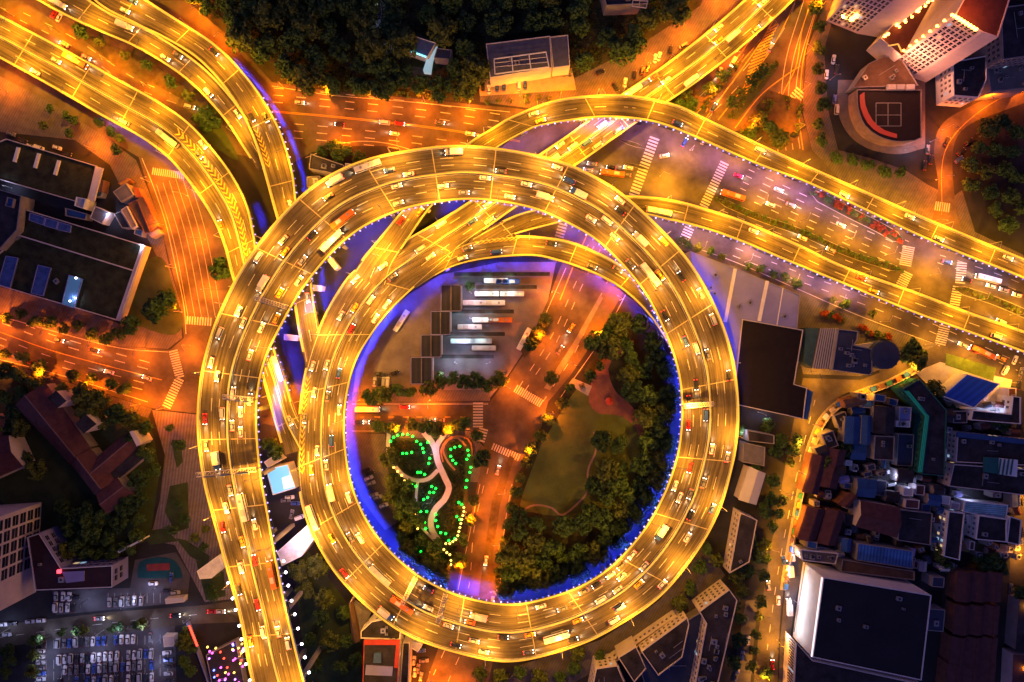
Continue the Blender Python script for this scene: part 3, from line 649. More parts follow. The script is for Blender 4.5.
street([(14, 16, 30, 24), (60, 34, 70, 45), (110, 62, 118, 74), (150, 88, 158, 98), (8, 92, 14, 78), (95, 150, 110, 140)], lp_sod, 'sodium lamp beside the upper left slip road', G_)
street([(150, 182, 168, 180), (163, 225, 180, 222), (174, 268, 190, 264), (182, 312, 200, 310), (215, 290, 200, 292), (205, 240, 192, 240), (188, 196, 178, 196)], lp_sod, 'sodium lamp beside the short cross street', G_)
street([(10, 314, 8, 328), (55, 328, 52, 342), (100, 341, 97, 354), (145, 349, 142, 362), (5, 364, 8, 350), (50, 377, 53, 362), (95, 390, 98, 375), (140, 404, 145, 390), (190, 345, 200, 360), (165, 408, 180, 395), (215, 410, 220, 392), (-35, 303, -38, 318), (-38, 352, -34, 338)], lp_sod, 'sodium lamp beside the left avenue', G_)
street([(285, 384, 285, 400), (285, 430, 285, 415), (335, 432, 335, 418), (400, 432, 400, 418), (450, 434, 450, 420), (430, 400, 430, 413), (360, 400, 360, 412), (505, 384, 518, 392), (553, 412, 540, 410), (532, 452, 522, 442)], lp_sod, 'sodium lamp beside the inner east west street', G_)
street([(600, 335, 590, 328), (575, 365, 564, 358), (535, 335, 548, 340), (552, 292, 566, 298), (620, 300, 608, 293), (584, 252, 590, 262), (505, 490, 492, 490), (500, 540, 488, 540), (497, 585, 485, 585), (466, 512, 478, 514), (455, 560, 468, 560), (430, 672, 440, 672), (462, 690, 450, 688), (415, 690, 425, 690)], lp_sod, 'sodium lamp beside the inner north south street', G_)
street([(660, 205, 670, 195), (690, 150, 685, 160), (600, 135, 608, 142), (740, 152, 738, 165), (780, 170, 776, 182), (760, 205, 762, 195), (800, 222, 804, 212), (845, 240, 848, 230), (885, 255, 888, 245), (860, 196, 856, 208), (905, 215, 900, 225), (930, 275, 925, 268), (950, 250, 950, 262), (985, 262, 982, 273), (1015, 275, 1012, 286), (975, 300, 978, 290), (1010, 315, 1014, 304)], lp_amb, 'amber lamp beside the wide boulevard', 'amber lamps along the boulevard')
street([(745, 262, 748, 252), (790, 282, 793, 272), (835, 302, 838, 292), (880, 322, 884, 312), (925, 345, 930, 332), (965, 358, 970, 345), (1005, 382, 1010, 368), (700, 250, 703, 240)], lp_amb, 'amber lamp on the pavement below the lower right ramp', 'amber lamps along the boulevard')
street([(645, 60, 655, 68), (680, 32, 690, 40), (715, -5, 722, 5), (600, 95, 606, 106), (705, 95, 714, 98), (738, 62, 730, 58), (770, 30, 760, 26), (790, 0, 780, -5), (750, 130, 742, 122), (798, 130, 788, 128), (803, 90, 792, 88), (805, 55, 795, 50), (818, 10, 806, 8), (560, 98, 562, 108), (520, 96, 522, 106)], lp_sod, 'sodium lamp beside the northeast slip roads', G_)
street([(936, 180, 945, 180), (942, 130, 950, 138), (978, 100, 982, 108), (1015, 82, 1018, 92), (930, 222, 940, 225)], lp_sod, 'sodium lamp beside the bending road at the right edge', G_)
street([(813, 424, 806, 422), (790, 440, 800, 442), (799, 471, 792, 469), (780, 490, 790, 492), (790, 515, 783, 512), (766, 545, 776, 547), (783, 575, 775, 573), (758, 610, 768, 611), (777, 640, 769, 640), (752, 672, 762, 672), (862, 392, 860, 382), (905, 372, 900, 362), (812, 372, 816, 382), (660, 176, 668, 180)], lp_amb, 'amber lamp beside the street of market stalls', 'amber lamps along the right hand street')  # last lamp is added at the big crossing to brighten it
street([(1006, 660, 1014, 660), (1009, 600, 1017, 600), (1012, 550, 1020, 550), (1018, 500, 1026, 500), (1024, 450, 1032, 450)], lp_amb, 'amber lamp beside the alley at the lower right edge', 'amber lamps along the right hand street')
street([(10, 628, 12, 620), (50, 635, 50, 625), (80, 632, 80, 622), (104, 630, 104, 620), (125, 628, 125, 618), (150, 625, 150, 616), (190, 618, 190, 610), (46, 655, 54, 655), (44, 675, 52, 675), (160, 640, 152, 640), (163, 665, 155, 665), (100, 655, 100, 650), (130, 600, 128, 610), (155, 588, 150, 592), (90, 598, 90, 608)], lp_wht, 'white lamp beside the car park at the lower left', 'white lamps round the car park')
street([(448, 292, 470, 296), (470, 292, 478, 300), (470, 318, 480, 322), (462, 340, 474, 345), (455, 362, 466, 366), (490, 362, 480, 366), (440, 372, 452, 374)], lp_wht, 'white lamp on the bus station platforms', 'white lamps of the bus station')
street([(145, 246, 154, 250), (12, 188, 20, 192), (115, 215, 118, 222), (84, 300, 78, 297), (795, 548, 790, 552), (794, 600, 788, 600), (905, 484, 898, 486), (960, 493, 966, 498), (948, 480, 940, 484), (890, 472, 884, 474), (865, 486, 858, 488), (735, 430, 742, 432), (758, 412, 764, 416), (272, 470, 276, 476), (392, 42, 400, 48), (379, 8, 381, 16), (379, 30, 380, 38), (905, 150, 910, 154), (930, 142, 926, 148), (830, 80, 836, 80), (985, 88, 990, 84), (430, 52, 424, 58), (950, 380, 945, 386), (990, 410, 984, 404)], lp_wht, 'small white yard lamp', 'white yard lamps')

street([(436, 452, 430, 452), (432, 500, 426, 500)], lp_wht, 'added white lamp paling the curving garden path', 'white yard lamps')  # lamps added to brighten the garden path
# blue and violet floods washing the ground below the deck edges (they belong to the decks)
FC = 0
def floods(rd, side, d0, d1, step, col, power, spread=46, tilt=0, off=1.2, under=0.0):
    global FC
    ld = bpy.data.lights.new('flood', 'AREA'); ld.shape = 'RECTANGLE'; ld.size = step * 0.9; ld.size_y = 0.35; ld.energy = power * POWER_BLUE; ld.color = col; ld.spread = R(spread)
    u, sg = (0, -1) if side == 'L' else (1, 1); d = max(3, d0)
    while d < min(rd.len - 3, d1):
        i, t = rd.i_at(d); l = rd.L[i].lerp(rd.L[i + 1], t); r = rd.R[i].lerp(rd.R[i + 1], t); e_ = (r - l).normalized() * sg; f = rd.dirn(d)
        q = (l if u == 0 else r) + e_ * 0.5; rz = math.atan2(f.y, f.x)
        lo = bpy.data.objects.new('flood_light', ld); COL.objects.link(lo); lo.parent = rd.root; q2 = q - e_ * under * q.z; lo.location = Vector((q2.x, q2.y, q2.z - (1.0 if not under else 2.7))) - ORG[rd.root]
        lo.rotation_euler = Matrix.Rotation(rz, 3, 'Z').to_euler()
        if tilt:
            lo.rotation_euler = (Matrix.Rotation(rz, 3, 'Z') @ Matrix.Rotation(R(tilt) * (1 if u == 0 else 1) * (-sg) , 3, 'X')).to_euler()
        m = MB(); m.box((q2.x, q2.y, q.z - (0.82 if not under else 2.45)), (step * 0.5, 0.4, 0.25), rz); m.build('floodlight', dark_steel, rd.root)
        d += step
BLUE = (0.03, 0.05, 1.0); VIO = (0.45, 0.2, 1.0)
floods(S, 'R', dnear(S, 350, 240), dnear(S, 380, 315), 14, BLUE, 4600, spread=30, under=.22)
floods(S, 'R', dnear(S, 230, 420), dnear(S, 345, 240), 16, BLUE, 1900, spread=16)
floods(S, 'R', dnear(S, 265, 610), dnear(S, 230, 480), 18, VIO, 600, spread=60)
street_g = [(436, 452, 430, 452), (444, 486, 436, 486), (424, 474, 424, 482), (432, 512, 426, 512)]
floods(D, 'R', dnear(D, 440, 265), dnear(D, 665, 320), 14, BLUE, 1500, spread=50)
floods(S, 'R', dnear(S, 385, 300), dnear(S, 425, 270), 14, BLUE, 1600, spread=60)
floods(L1, 'R', dnear(L1, 245, 215), dnear(L1, 285, 400), 14, BLUE, 1500, spread=24)
floods(L2, 'R', dnear(L2, 225, 65), dnear(L2, 305, 320), 14, BLUE, 1300, spread=14)
floods(L1, 'L', dnear(L1, 110, 110), dnear(L1, 200, 180), 14, VIO, 900, spread=60)
floods(A, 'R', dnear(A, 480, 140), dnear(A, 830, 185), 16, (0.3, 0.12, 1.0), 1700, spread=100)
floods(A, 'R', dnear(A, 830, 185), dnear(A, 1020, 270), 16, (0.6, 0.45, 1.0), 900, spread=100)
floods(Cc, 'R', dnear(Cc, 640, 205), dnear(Cc, 880, 300), 16, (0.42, 0.28, 1.0), 1900, spread=120)
floods(S, 'R', dnear(S, 465, 215), dnear(S, 580, 150), 14, (0.3, 0.15, 1.0), 900, spread=100)

floods(S, 'L', dnear(S, 690, 262), dnear(S, 738, 400), 14, (.1, .1, 1), 2000, spread=70)
floods(S, 'R', dnear(S, 232, 350), dnear(S, 345, 240), 22, (.5, .12, 1.0), 1100, spread=110)
floods(D, 'R', dnear(D, 440, 265), dnear(D, 665, 320), 24, (.6, .15, 1.0), 1300, spread=130)
# round white lamps on brackets under both rims where the loop runs to the lower left
wl = thing('globe_lamp', 'lamp', 'lamp', (0, 0, -500)); ORG[wl] = Vector((0, 0, 0))
m = MB(); m.ball((0, 0, 0), .6, n=8); m.build('globe', glow('white_globe', (1.0, 0.88, 1.0), 16.0, True), wl, smooth=True)
m = MB(); m.bar((0, 0, 0), (-1.9, 0, 1.0), 0.2); m.build('bracket', steel, wl)
index_kids()
for sd, y0, y1 in (('L', 584, 740), ('R', 565, 740)):
    y = y0
    while y < y1:
        d = dnear(S, 250 + (y - 580) * .3, y); q = S.at(d, 0 if sd == 'L' else 1); c = S.at(d, .5); v = (q - c).normalized()
        place(wl, tuple(q + v * 2.0 + Vector((0, 0, -1.5))), math.atan2(v.y, v.x), label='glowing white globe lamp under the %s rim of the loop at the lower left' % ('left' if sd == 'L' else 'right'), cat='globe lamp', group='white globe lamps')
        y += 13.5
m = MB(); d = dnear(S, 265, 575)
# ================================================================ VEGETATION
def leaf_mat(name, col):
    m = mat(name, col, 0.75, 0.45, 0.9, spec=0.15); return m
leaf_a = leaf_mat('leaf_green', (0.06, 0.115, 0.032)); leaf_b = leaf_mat('leaf_olive', (0.09, 0.12, 0.028)); leaf_c = leaf_mat('leaf_deep', (0.038, 0.08, 0.03))
leaf_r = leaf_mat('leaf_red', (0.28, 0.05, 0.015))
def crown_mesh(r, h0, h1, clumps, leaves, size, seed):
    rnd = random.Random(seed); m = MB(); cz = (h0 + h1) / 2; hz = (h1 - h0) / 2; cl = []
    for i in range(clumps):
        a = rnd.uniform(0, 2 * PI); q = math.sqrt(rnd.random()) * r * 0.82; z = cz + hz * rnd.uniform(-0.7, 0.85) * math.sqrt(max(0.05, 1 - (q / r) ** 2))
        cl.append((q * math.cos(a), q * math.sin(a), z, r * rnd.uniform(0.2, 0.38)))
    for c in cl:
        for k in range(leaves):
            u = rnd.uniform(-0.5, 1); a = rnd.uniform(0, 2 * PI); s_ = math.sqrt(1 - u * u); rr = c[3] * rnd.uniform(0.75, 1.12)
            n = Vector((s_ * math.cos(a), s_ * math.sin(a), u)); p = Vector(c[:3]) + n * rr
            n = (n + Vector((rnd.gauss(0, .5), rnd.gauss(0, .5), rnd.gauss(0, .5)))).normalized()
            t = n.orthogonal().normalized(); b = n.cross(t); sz = size * rnd.uniform(0.6, 1.3); an = rnd.uniform(0, PI)
            t, b = t * math.cos(an) + b * math.sin(an), b * math.cos(an) - t * math.sin(an)
            m.quad(p - t * sz - b * sz * .5, p + t * sz * .2 - b * sz * .8, p + t * sz + b * sz * .4, p - t * sz * .2 + b * sz * .7, 0)
    return m
def tree_proto(name, r, h0, h1, lm, seed, clumps=26, leaves=38, size=0.5, extra=None):
    t = thing(name, 'tree', 'tree', (0, 0, -500)); ORG[t] = Vector((0, 0, 0)); rnd = random.Random(seed + 99)
    m = MB(); m.cyl((0, 0), r * 0.07 + .08, 0, h0 + (h1 - h0) * .35, 7, r2=r * .04)
    for i in range(5):
        a = i * 1.26 + rnd.random(); m.bar((0, 0, h0 * rnd.uniform(.7, 1)), (r * .6 * math.cos(a), r * .6 * math.sin(a), (h0 + h1) / 2), 0.09 + r * .02)
    m.build('trunk', bark, t)
    crown_mesh(r, h0, h1, clumps, leaves, size, seed).build('crown', lm, t)
    return t
broad = [tree_proto('broadleaf_tree', 4.6, 3, 9.5, leaf_c, 1, 30, 40, .55), tree_proto('broadleaf_tree', 4.2, 3, 10, leaf_a, 2, 28, 40, .5),
         tree_proto('broadleaf_tree', 5.0, 3.2, 11, leaf_b, 3, 34, 40, .55), tree_proto('broadleaf_tree', 4.4, 2.8, 8.5, leaf_a, 4, 28, 40, .5)]
small = [tree_proto('street_tree', 2.6, 2.4, 6, leaf_a, 5, 18, 30, .36), tree_proto('street_tree', 2.4, 2.2, 5.5, leaf_b, 6, 16, 30, .36), tree_proto('street_tree', 2.9, 2.4, 6.6, leaf_c, 7, 18, 32, .36)]
def shrub_proto(name, r, lm, seed):
    t = thing(name, 'shrub', 'shrub', (0, 0, -500)); ORG[t] = Vector((0, 0, 0)); m = MB(); m.cyl((0, 0), .06, 0, .8, 5); m.build('stem', bark, t)
    crown_mesh(r, .3, 1.6 + r * .4, 9, 26, .24, seed).build('foliage', lm, t); return t
shr = [shrub_proto('shrub', 1.4, leaf_a, 11), shrub_proto('shrub', 1.2, leaf_b, 12), shrub_proto('shrub', 1.3, leaf_r, 13)]
index_kids()
rt_ = random.Random(5)
DESC = {0: 'dense dark green', 1: 'bushy mid green', 2: 'tall olive green', 3: 'loose green'}
def put_tree(protos, x, y, where, grp, k=None, s=1.0, cat='tree', desc=True):
    k = rt_.randrange(len(protos)) if k is None else k; q = P(x, y, 0); sc = s * rt_.uniform(.82, 1.18)
    # place so that the crown, not the foot, falls on the traced point
    kk = (H - 6 * sc) / H; q = Vector((q.x * kk, q.y * kk, 0.02))
    lb = ('%s tree %s' % (DESC[k] if protos is broad else ['small round green', 'small olive', 'small dark green'][k], where)) if desc else where
    return place(protos[k], tuple(q), rt_.uniform(0, 6.28), label=lb, cat=cat, group=grp, scale=(sc, sc, sc * rt_.uniform(.9, 1.15)))
RIM = [unP(v) for v in S.R]
def scatter(poly, dist, protos, where, grp, avoid=(), s=1.0, kmax=999, ks=None, rim=0):
    xs = [p[0] for p in poly]; ys = [p[1] for p in poly]; pts = []; tries = 0
    while tries < 6000 and len(pts) < kmax:
        tries += 1; x = rt_.uniform(min(xs), max(xs)); y = rt_.uniform(min(ys), max(ys))
        if not inside(x, y, poly) or any(inside(x, y, a) for a in avoid): continue
        if any((x - a) ** 2 + (y - b) ** 2 < dist * dist for a, b in pts) or (rim and any((x - a) ** 2 + (y - b) ** 2 < rim * rim for a, b in RIM)): continue
        pts.append((x, y))
    for x, y in pts: put_tree(protos, x, y, where, grp, k=(rt_.choice(ks) if ks else None), s=s)
    return pts
av = [[(404, 28), (456, 40), (456, 62), (430, 84), (408, 76)], [(480, 30), (580, 28), (584, 100), (476, 100)], [(372, -10), (386, -10), (388, 45), (376, 48)], [(585, -20), (655, -20), (648, 14), (590, 30)]]
scatter([(186, -12), (700, -12), (676, 12), (630, 50), (584, 76), (478, 88), (430, 94), (330, 86), (276, 78), (240, 38), (200, 6)], 19.5, broad, 'in the dark wood along the top', 'trees of the dark wood at the top', av, s=1.3)
WOOD2 = [(612, 318), (652, 326), (672, 366), (678, 420), (672, 474), (650, 522), (606, 568), (558, 596), (510, 600), (498, 578), (516, 512), (560, 520), (592, 508), (600, 440), (640, 448), (648, 432), (636, 400), (622, 372), (600, 356), (590, 345)]
wood = [(612, 318), (650, 332), (666, 372), (670, 420), (664, 470), (640, 520), (598, 562), (556, 586), (510, 594), (500, 578), (516, 512), (560, 520), (592, 508), (600, 440), (640, 448), (648, 432), (636, 400), (622, 372), (600, 356), (590, 345)]
scatter(WOOD2, 15.5, broad, 'in the round park inside the loop', 'trees of the round park', [[(585, 383), (596, 360), (618, 345), (618, 380), (646, 430), (640, 470), (600, 420), (588, 412)]], s=1.1, rim=8)
put_tree(broad, 618, 326, 'crowning the top of the round park, lit yellow', 'trees of the round park', 2, 1.35)
put_tree(broad, 607, 342, 'at the top of the round park beside the street', 'trees of the round park', 1, 1.1)
scatter([(388, 446), (394, 470), (414, 490), (418, 530), (440, 548), (446, 580), (430, 572), (404, 548), (390, 510)], 12, broad, 'in the dark strip left of the garden path', 'trees of the garden', s=.85)
for x, y in [(372, 396), (384, 394), (397, 390), (410, 392), (428, 388), (440, 380), (452, 378), (464, 382), (476, 380), (488, 386), (500, 380), (380, 426), (394, 428), (412, 424), (426, 426), (438, 428), (452, 428), (464, 424), (477, 436), (483, 458)]:
    put_tree(broad, x, y, 'lining the inner east west street', 'trees along the inner street', s=.85)
for x, y in [(546, 320), (538, 332), (530, 344), (552, 378), (570, 388), (562, 404), (548, 420), (540, 436), (532, 448), (526, 462), (520, 478), (516, 492), (512, 508), (509, 524), (506, 540), (504, 556), (500, 572), (474, 500), (470, 520), (464, 540), (460, 560), (470, 286), (590, 376), (600, 366), (478, 462)]:
    put_tree(broad, x, y, 'lining the inner north south street', 'trees along the inner street', s=.68)
for x, y in [(8, 318), (22, 314), (36, 322), (50, 322), (64, 328), (78, 326), (92, 334), (106, 338), (118, 334), (6, 354), (22, 358), (40, 366), (74, 376), (92, 378), (112, 384), (125, 388)]:
    put_tree(broad, x, y, 'in the row along the left avenue', 'trees along the left avenue', s=.72)
for x, y in [(160, 306), (166, 300), (154, 312), (224, 270), (130, 325)]: put_tree(broad, x, y, 'on the verge beside the big warehouse', 'trees by the warehouse', s=1.15)
for x, y in [(78, 30), (98, 40), (122, 53), (146, 64), (168, 80), (186, 94)]: put_tree(small, x, y, 'in the dark strip between the upper left ramps', 'trees between the ramps', s=1.2)
for x, y in [(712, 86), (722, 74), (733, 100), (743, 90), (753, 79), (763, 70), (690, 112), (680, 104)]: put_tree(small, x, y, 'in the planted strips between the northeast slip roads', 'trees by the slip roads', s=1.15)
scatter([(60, 388), (100, 392), (145, 420), (155, 470), (140, 500), (150, 540), (110, 555), (90, 530), (60, 505), (86, 500), (108, 515), (136, 490), (144, 446), (124, 428), (96, 424), (80, 400)], 15, broad, 'round the maroon roofed school', 'trees round the school', s=.95)
scatter([(0, 365), (14, 372), (44, 378), (12, 402), (40, 470), (0, 440)], 16, broad, 'at the left edge beside the school', 'trees round the school')
scatter([(58, 510), (90, 520), (110, 556), (90, 562), (66, 552)], 12, broad, 'between the school and the wing building', 'trees round the school', s=.8)
for x, y in [(176, 503), (183, 520), (170, 530), (205, 530), (192, 540), (202, 548), (178, 445), (168, 428), (208, 590), (214, 574), (212, 597)]: put_tree(small, x, y, 'on the striped plaza', 'trees on the plaza', s=1.0)
for x, y in [(300, 570), (318, 566), (306, 590), (326, 596), (322, 616), (344, 612), (310, 640), (330, 640), (348, 640), (316, 665), (340, 668), (356, 660), (276, 452), (270, 445)]: put_tree(broad, x, y, 'in the dark gap between the two overpasses', 'trees between the overpasses', s=.95)
for x, y in [(715, 559), (699, 566), (690, 588), (680, 601), (706, 548), (578, 652), (600, 656), (574, 668), (560, 676), (520, 672), (500, 676), (480, 672), (540, 676)]: put_tree(broad, x, y, 'under the lower right rim of the loop', 'trees below the loop', s=.78)
for x, y in [(735, 575), (742, 590), (732, 604), (748, 570), (770, 498), (764, 510), (756, 470), (772, 480), (776, 450), (781, 440), (768, 425), (764, 545), (758, 556), (752, 540), (740, 430), (720, 605), (738, 640), (734, 662), (740, 618)]: put_tree(broad, x, y, 'in the hedge line left of the market street', 'trees along the market street', s=.75)
for x, y in [(798, 441), (795, 452), (792, 463), (782, 501), (779, 514), (774, 528), (768, 560), (765, 576), (762, 604), (760, 618), (757, 636), (755, 652), (752, 668), (768, 676)]: put_tree(small, x, y, 'standing in the market street', 'trees along the market street', s=1.1)
for x, y in [(770, 128), (760, 120), (778, 140), (752, 132), (672, 98), (684, 92), (690, 104)]: put_tree(broad, x, y, 'between the northeast slip roads', 'trees by the slip roads', s=.8)
for x, y in [(816, 8), (818, 28), (820, 48), (818, 70), (820, 88), (822, 106), (818, 124), (822, 140), (852, 160), (868, 164), (884, 172), (900, 172), (836, 158)]: put_tree(broad, x, y, 'beside the hotel drive', 'trees by the hotel', s=.72)
for x, y in [(985, 130), (1000, 124), (1016, 132), (978, 148), (994, 150), (1012, 152), (970, 165), (984, 172), (1002, 170), (1018, 176), (972, 184), (990, 192), (1010, 196), (1022, 208), (996, 210), (1008, 224)]: put_tree(broad, x, y, 'in the grove at the right edge', 'trees of the grove at the right edge', s=.95)
for x, y in [(688, 243), (698, 247), (711, 251), (723, 256), (750, 266), (762, 268), (775, 274), (786, 277), (797, 283), (834, 300), (846, 304), (874, 314), (682, 240)]: put_tree(small, x, y, 'on the pavement below the lower right ramp', 'small trees below the ramp', s=.95)
for x, y in [(912, 346), (921, 352), (906, 355), (916, 360)]: put_tree(broad, x, y, 'beside the round drum building', 'trees by the drum building', s=.8)
for x, y in [(986, 564), (994, 560), (1000, 568), (978, 560), (836, 455), (824, 462), (845, 450), (945, 566), (940, 552), (932, 390), (936, 402), (955, 410), (1000, 424), (1020, 592), (952, 640)]: put_tree(broad, x, y, 'among the old houses at the lower right', 'trees among the old houses', s=.8)
for x, y in [(186, 640), (192, 650), (184, 660), (190, 670), (188, 632), (8, 650), (10, 662), (6, 672), (36, 640), (35, 655), (34, 670)]: put_tree(broad, x, y, 'at the edge of the lower left car park', 'trees round the car park', s=.7)
for x, y in [(60, 633), (74, 632), (82, 631), (110, 630), (118, 628), (134, 626), (140, 625)]: put_tree(small, x, y, 'along the top row of the car park', 'trees round the car park', s=1.0)
for x, y in [(322, 152), (334, 146), (338, 156), (346, 152), (360, 158), (200, 118), (208, 112), (216, 122), (220, 110), (206, 126)]: put_tree(broad, x, y, 'under the upper left overpasses', 'trees by the ring road', s=.8)
for x, y in [(64, 115), (72, 120), (48, 108), (40, 124), (68, 132), (110, 130), (118, 138), (114, 148), (98, 122)]: put_tree(small, x, y, 'on the orange lit corner beside the warehouse', 'trees by the warehouse', s=.95)
# shrubs in the beds of the medians, one by one
def shrubs(pts, n, spread, where, grp, ks=(0, 1)):
    c = catmull(pts, 3)
    for i in range(n):
        p = c[int((i + .5) / n * (len(c) - 1))]; k = rt_.choice(ks); q = P(p[0] + rt_.uniform(-spread, spread), p[1] + rt_.uniform(-spread, spread), 0); s_ = rt_.uniform(.9, 1.5)
        place(shr[k], (q.x, q.y, .18), rt_.uniform(0, 6), label='%s shrub %s' % (['green', 'yellow green', 'rust red'][k], where), cat='shrub', group=grp, scale=(s_, s_, s_))
shrubs(MED[0][0], 34, 1.4, 'in the upper boulevard median', 'shrubs in the medians')
shrubs(MED[1][0], 14, 1.6, 'in the right end median of the boulevard', 'shrubs in the medians')
shrubs(MED[2][0], 26, 2.5, 'in the flower island under the right ramp', 'shrubs in the medians', (0, 2, 2))
shrubs([(642, 109), (672, 104)], 5, 2, 'in the bed under the northeast overpass', 'shrubs in the medians')
shrubs([(776, 308), (800, 315), (815, 318)], 0, 1, '', '')
shrubs([(822, 312), (834, 316), (845, 321)], 8, 1.5, 'in the red bed above the drum building', 'shrubs by the drum building', (2, 2, 0))
shrubs([(858, 327), (874, 334), (892, 338)], 12, 2, 'in the bed along the drum building', 'shrubs by the drum building', (0, 2, 1))
shrubs([(730, 116), (752, 88), (776, 64)], 18, 1.5, 'in the strip between the northeast slip roads', 'shrubs by the slip roads')
shrubs([(704, 106), (722, 82), (738, 62)], 14, 1.5, 'in the left strip of the northeast slip roads', 'shrubs by the slip roads')
shrubs([(745, 135), (770, 104), (796, 110), (795, 140)], 24, 5, 'on the island of the northeast slip roads', 'shrubs by the slip roads')
shrubs([(480, 104), (520, 100), (560, 100)], 6, 1, 'in front of the framed roof building', 'shrubs by the framed roof')
shrubs([(280, 80), (320, 88), (380, 93), (440, 98)], 20, 2, 'along the edge of the dark wood', 'shrubs along the wood')

def grass_field(name, poly, n, z, lm, size=.35):
    m = MB(); xs = [p[0] for p in poly]; ys = [p[1] for p in poly]; c = 0
    while c < n:
        x = rt_.uniform(min(xs), max(xs)); y = rt_.uniform(min(ys), max(ys))
        if not inside(x, y, poly) or any((x - a) ** 2 + (y - b) ** 2 < 16 for a, b in PATHPTS): continue
        c += 1; q = P(x, y, 0); a = rt_.uniform(0, 6.28); d = Vector((math.cos(a), math.sin(a), 0)) * size; u = Vector((rt_.gauss(0, .2), rt_.gauss(0, .2), size * 1.4))
        b = Vector((q.x, q.y, z)); m.add([b - d, b + d, b + u], [(0, 1, 2)])
    tag(m.build(name, lm, loc=(0, 0, 0)), 'rough ground cover of tufts and low leaves', 'ground cover', kind='stuff')
grass_field('ground_cover', [(545, 445), (574, 395), (600, 400), (640, 428), (630, 500), (600, 512), (530, 510)], 5000, .05, leaf_b, .14)
grass_field('ground_cover', [(392, 440), (466, 442), (462, 530), (446, 580), (398, 530)], 7000, .1, leaf_c, .45)
grass_field('ground_cover', [(190, -10), (700, -10), (676, 12), (584, 76), (478, 84), (330, 88), (240, 40)], 9000, .02, leaf_c, .6)

# ================================================================ GARDEN LIGHTS
gl = thing('garden_light', 'light', 'garden light', (0, 0, -500)); ORG[gl] = Vector((0, 0, 0))
m = MB(); m.ball((0, 0, .9), .62, n=6); m.build('bulb', glow('green_bulb', (0.004, 1.0, 0.04), 9, True), gl, smooth=True)
m = MB(); m.cyl((0, 0), .08, 0, .6, 5); m.build('stem', dark_steel, gl)
ol = thing('path_light', 'light', 'path light', (0, 0, -500)); ORG[ol] = Vector((0, 0, 0))
m = MB(); m.ball((0, 0, .8), .62, n=6); m.build('bulb', glow('warm_bulb', (1.0, 0.5, 0.07), 7, True), ol, smooth=True)
m = MB(); m.cyl((0, 0), .08, 0, .6, 5); m.build('stem', dark_steel, ol)
index_kids()
GL = [(391, 441), (394, 437), (398, 435), (403, 434), (408, 434), (413, 436), (417, 441), (421, 444), (423, 448), (424, 452), (403, 453), (407, 453), (412, 452), (428, 442), (433, 434), (438, 434), (430, 458), (429, 463), (418, 472), (421, 472), (425, 474), (412, 484), (416, 486), (451, 449), (455, 447), (460, 446), (451, 456), (453, 460), (456, 463), (468, 450), (469, 455), (467, 459), (471, 467), (470, 472), (467, 480), (466, 487), (432, 486), (436, 488), (430, 492), (424, 499), (428, 497), (434, 492), (421, 511), (427, 511), (425, 522), (426, 528), (436, 514), (436, 520), (438, 526), (441, 532), (446, 533), (459, 502), (462, 504), (457, 516), (460, 519), (418, 545), (421, 551), (435, 553), (440, 556), (449, 540), (455, 538), (433, 558)]
for x, y in GL:
    q = P(x, y, 0); place(gl, (q.x, q.y, .1), label='green globe light in the curving garden', cat='garden light', group='green garden lights')
OLs = [(464, 507), (464, 511), (463, 515), (462, 519), (461, 523), (460, 527), (459, 531), (458, 535), (456, 539), (453, 541), (450, 543), (446, 543), (444, 549), (447, 552), (450, 554), (451, 560), (451, 564), (389, 456), (391, 462), (394, 467), (398, 471), (402, 475), (405, 480), (413, 505), (416, 514), (418, 528)]
for x, y in OLs:
    q = P(x, y, 0); place(ol, (q.x, q.y, .1), label='warm white globe light lining the garden path', cat='path light', group='warm path lights')
# ================================================================ BUILDINGS
def paint(name, col): return mat('paint_' + name, col, 0.35, 0.06, 0.5, metal=0.1, spec=0.5)
FOOT = []; LAND = []      # (description, px, py) used to tell look-alikes apart
win_mesh = {}
def window_obj(parent, c, nrm, w_, h_, mats_key, mats):
    k = (round(w_, 1), round(h_, 1), mats_key)
    if k not in win_mesh:
        m = MB(); m.box((0, 0, 0), (w_, .10, h_), mi=0); m.box((0, -.06, 0), (w_ + .25, .08, .12), mi=1); m.box((0, -.09, -h_ / 2 - .06), (w_ + .3, .22, .1), mi=1)
        me = m.build('window', mats); win_mesh[k] = me.data; bpy.data.objects.remove(me)
    o = bpy.data.objects.new('window', win_mesh[k]); COL.objects.link(o); o.parent = parent
    o.location = Vector(c) - ORG[parent]; o.rotation_euler = (0, 0, math.atan2(nrm[0], -nrm[1])); return o
wr = random.Random(3)
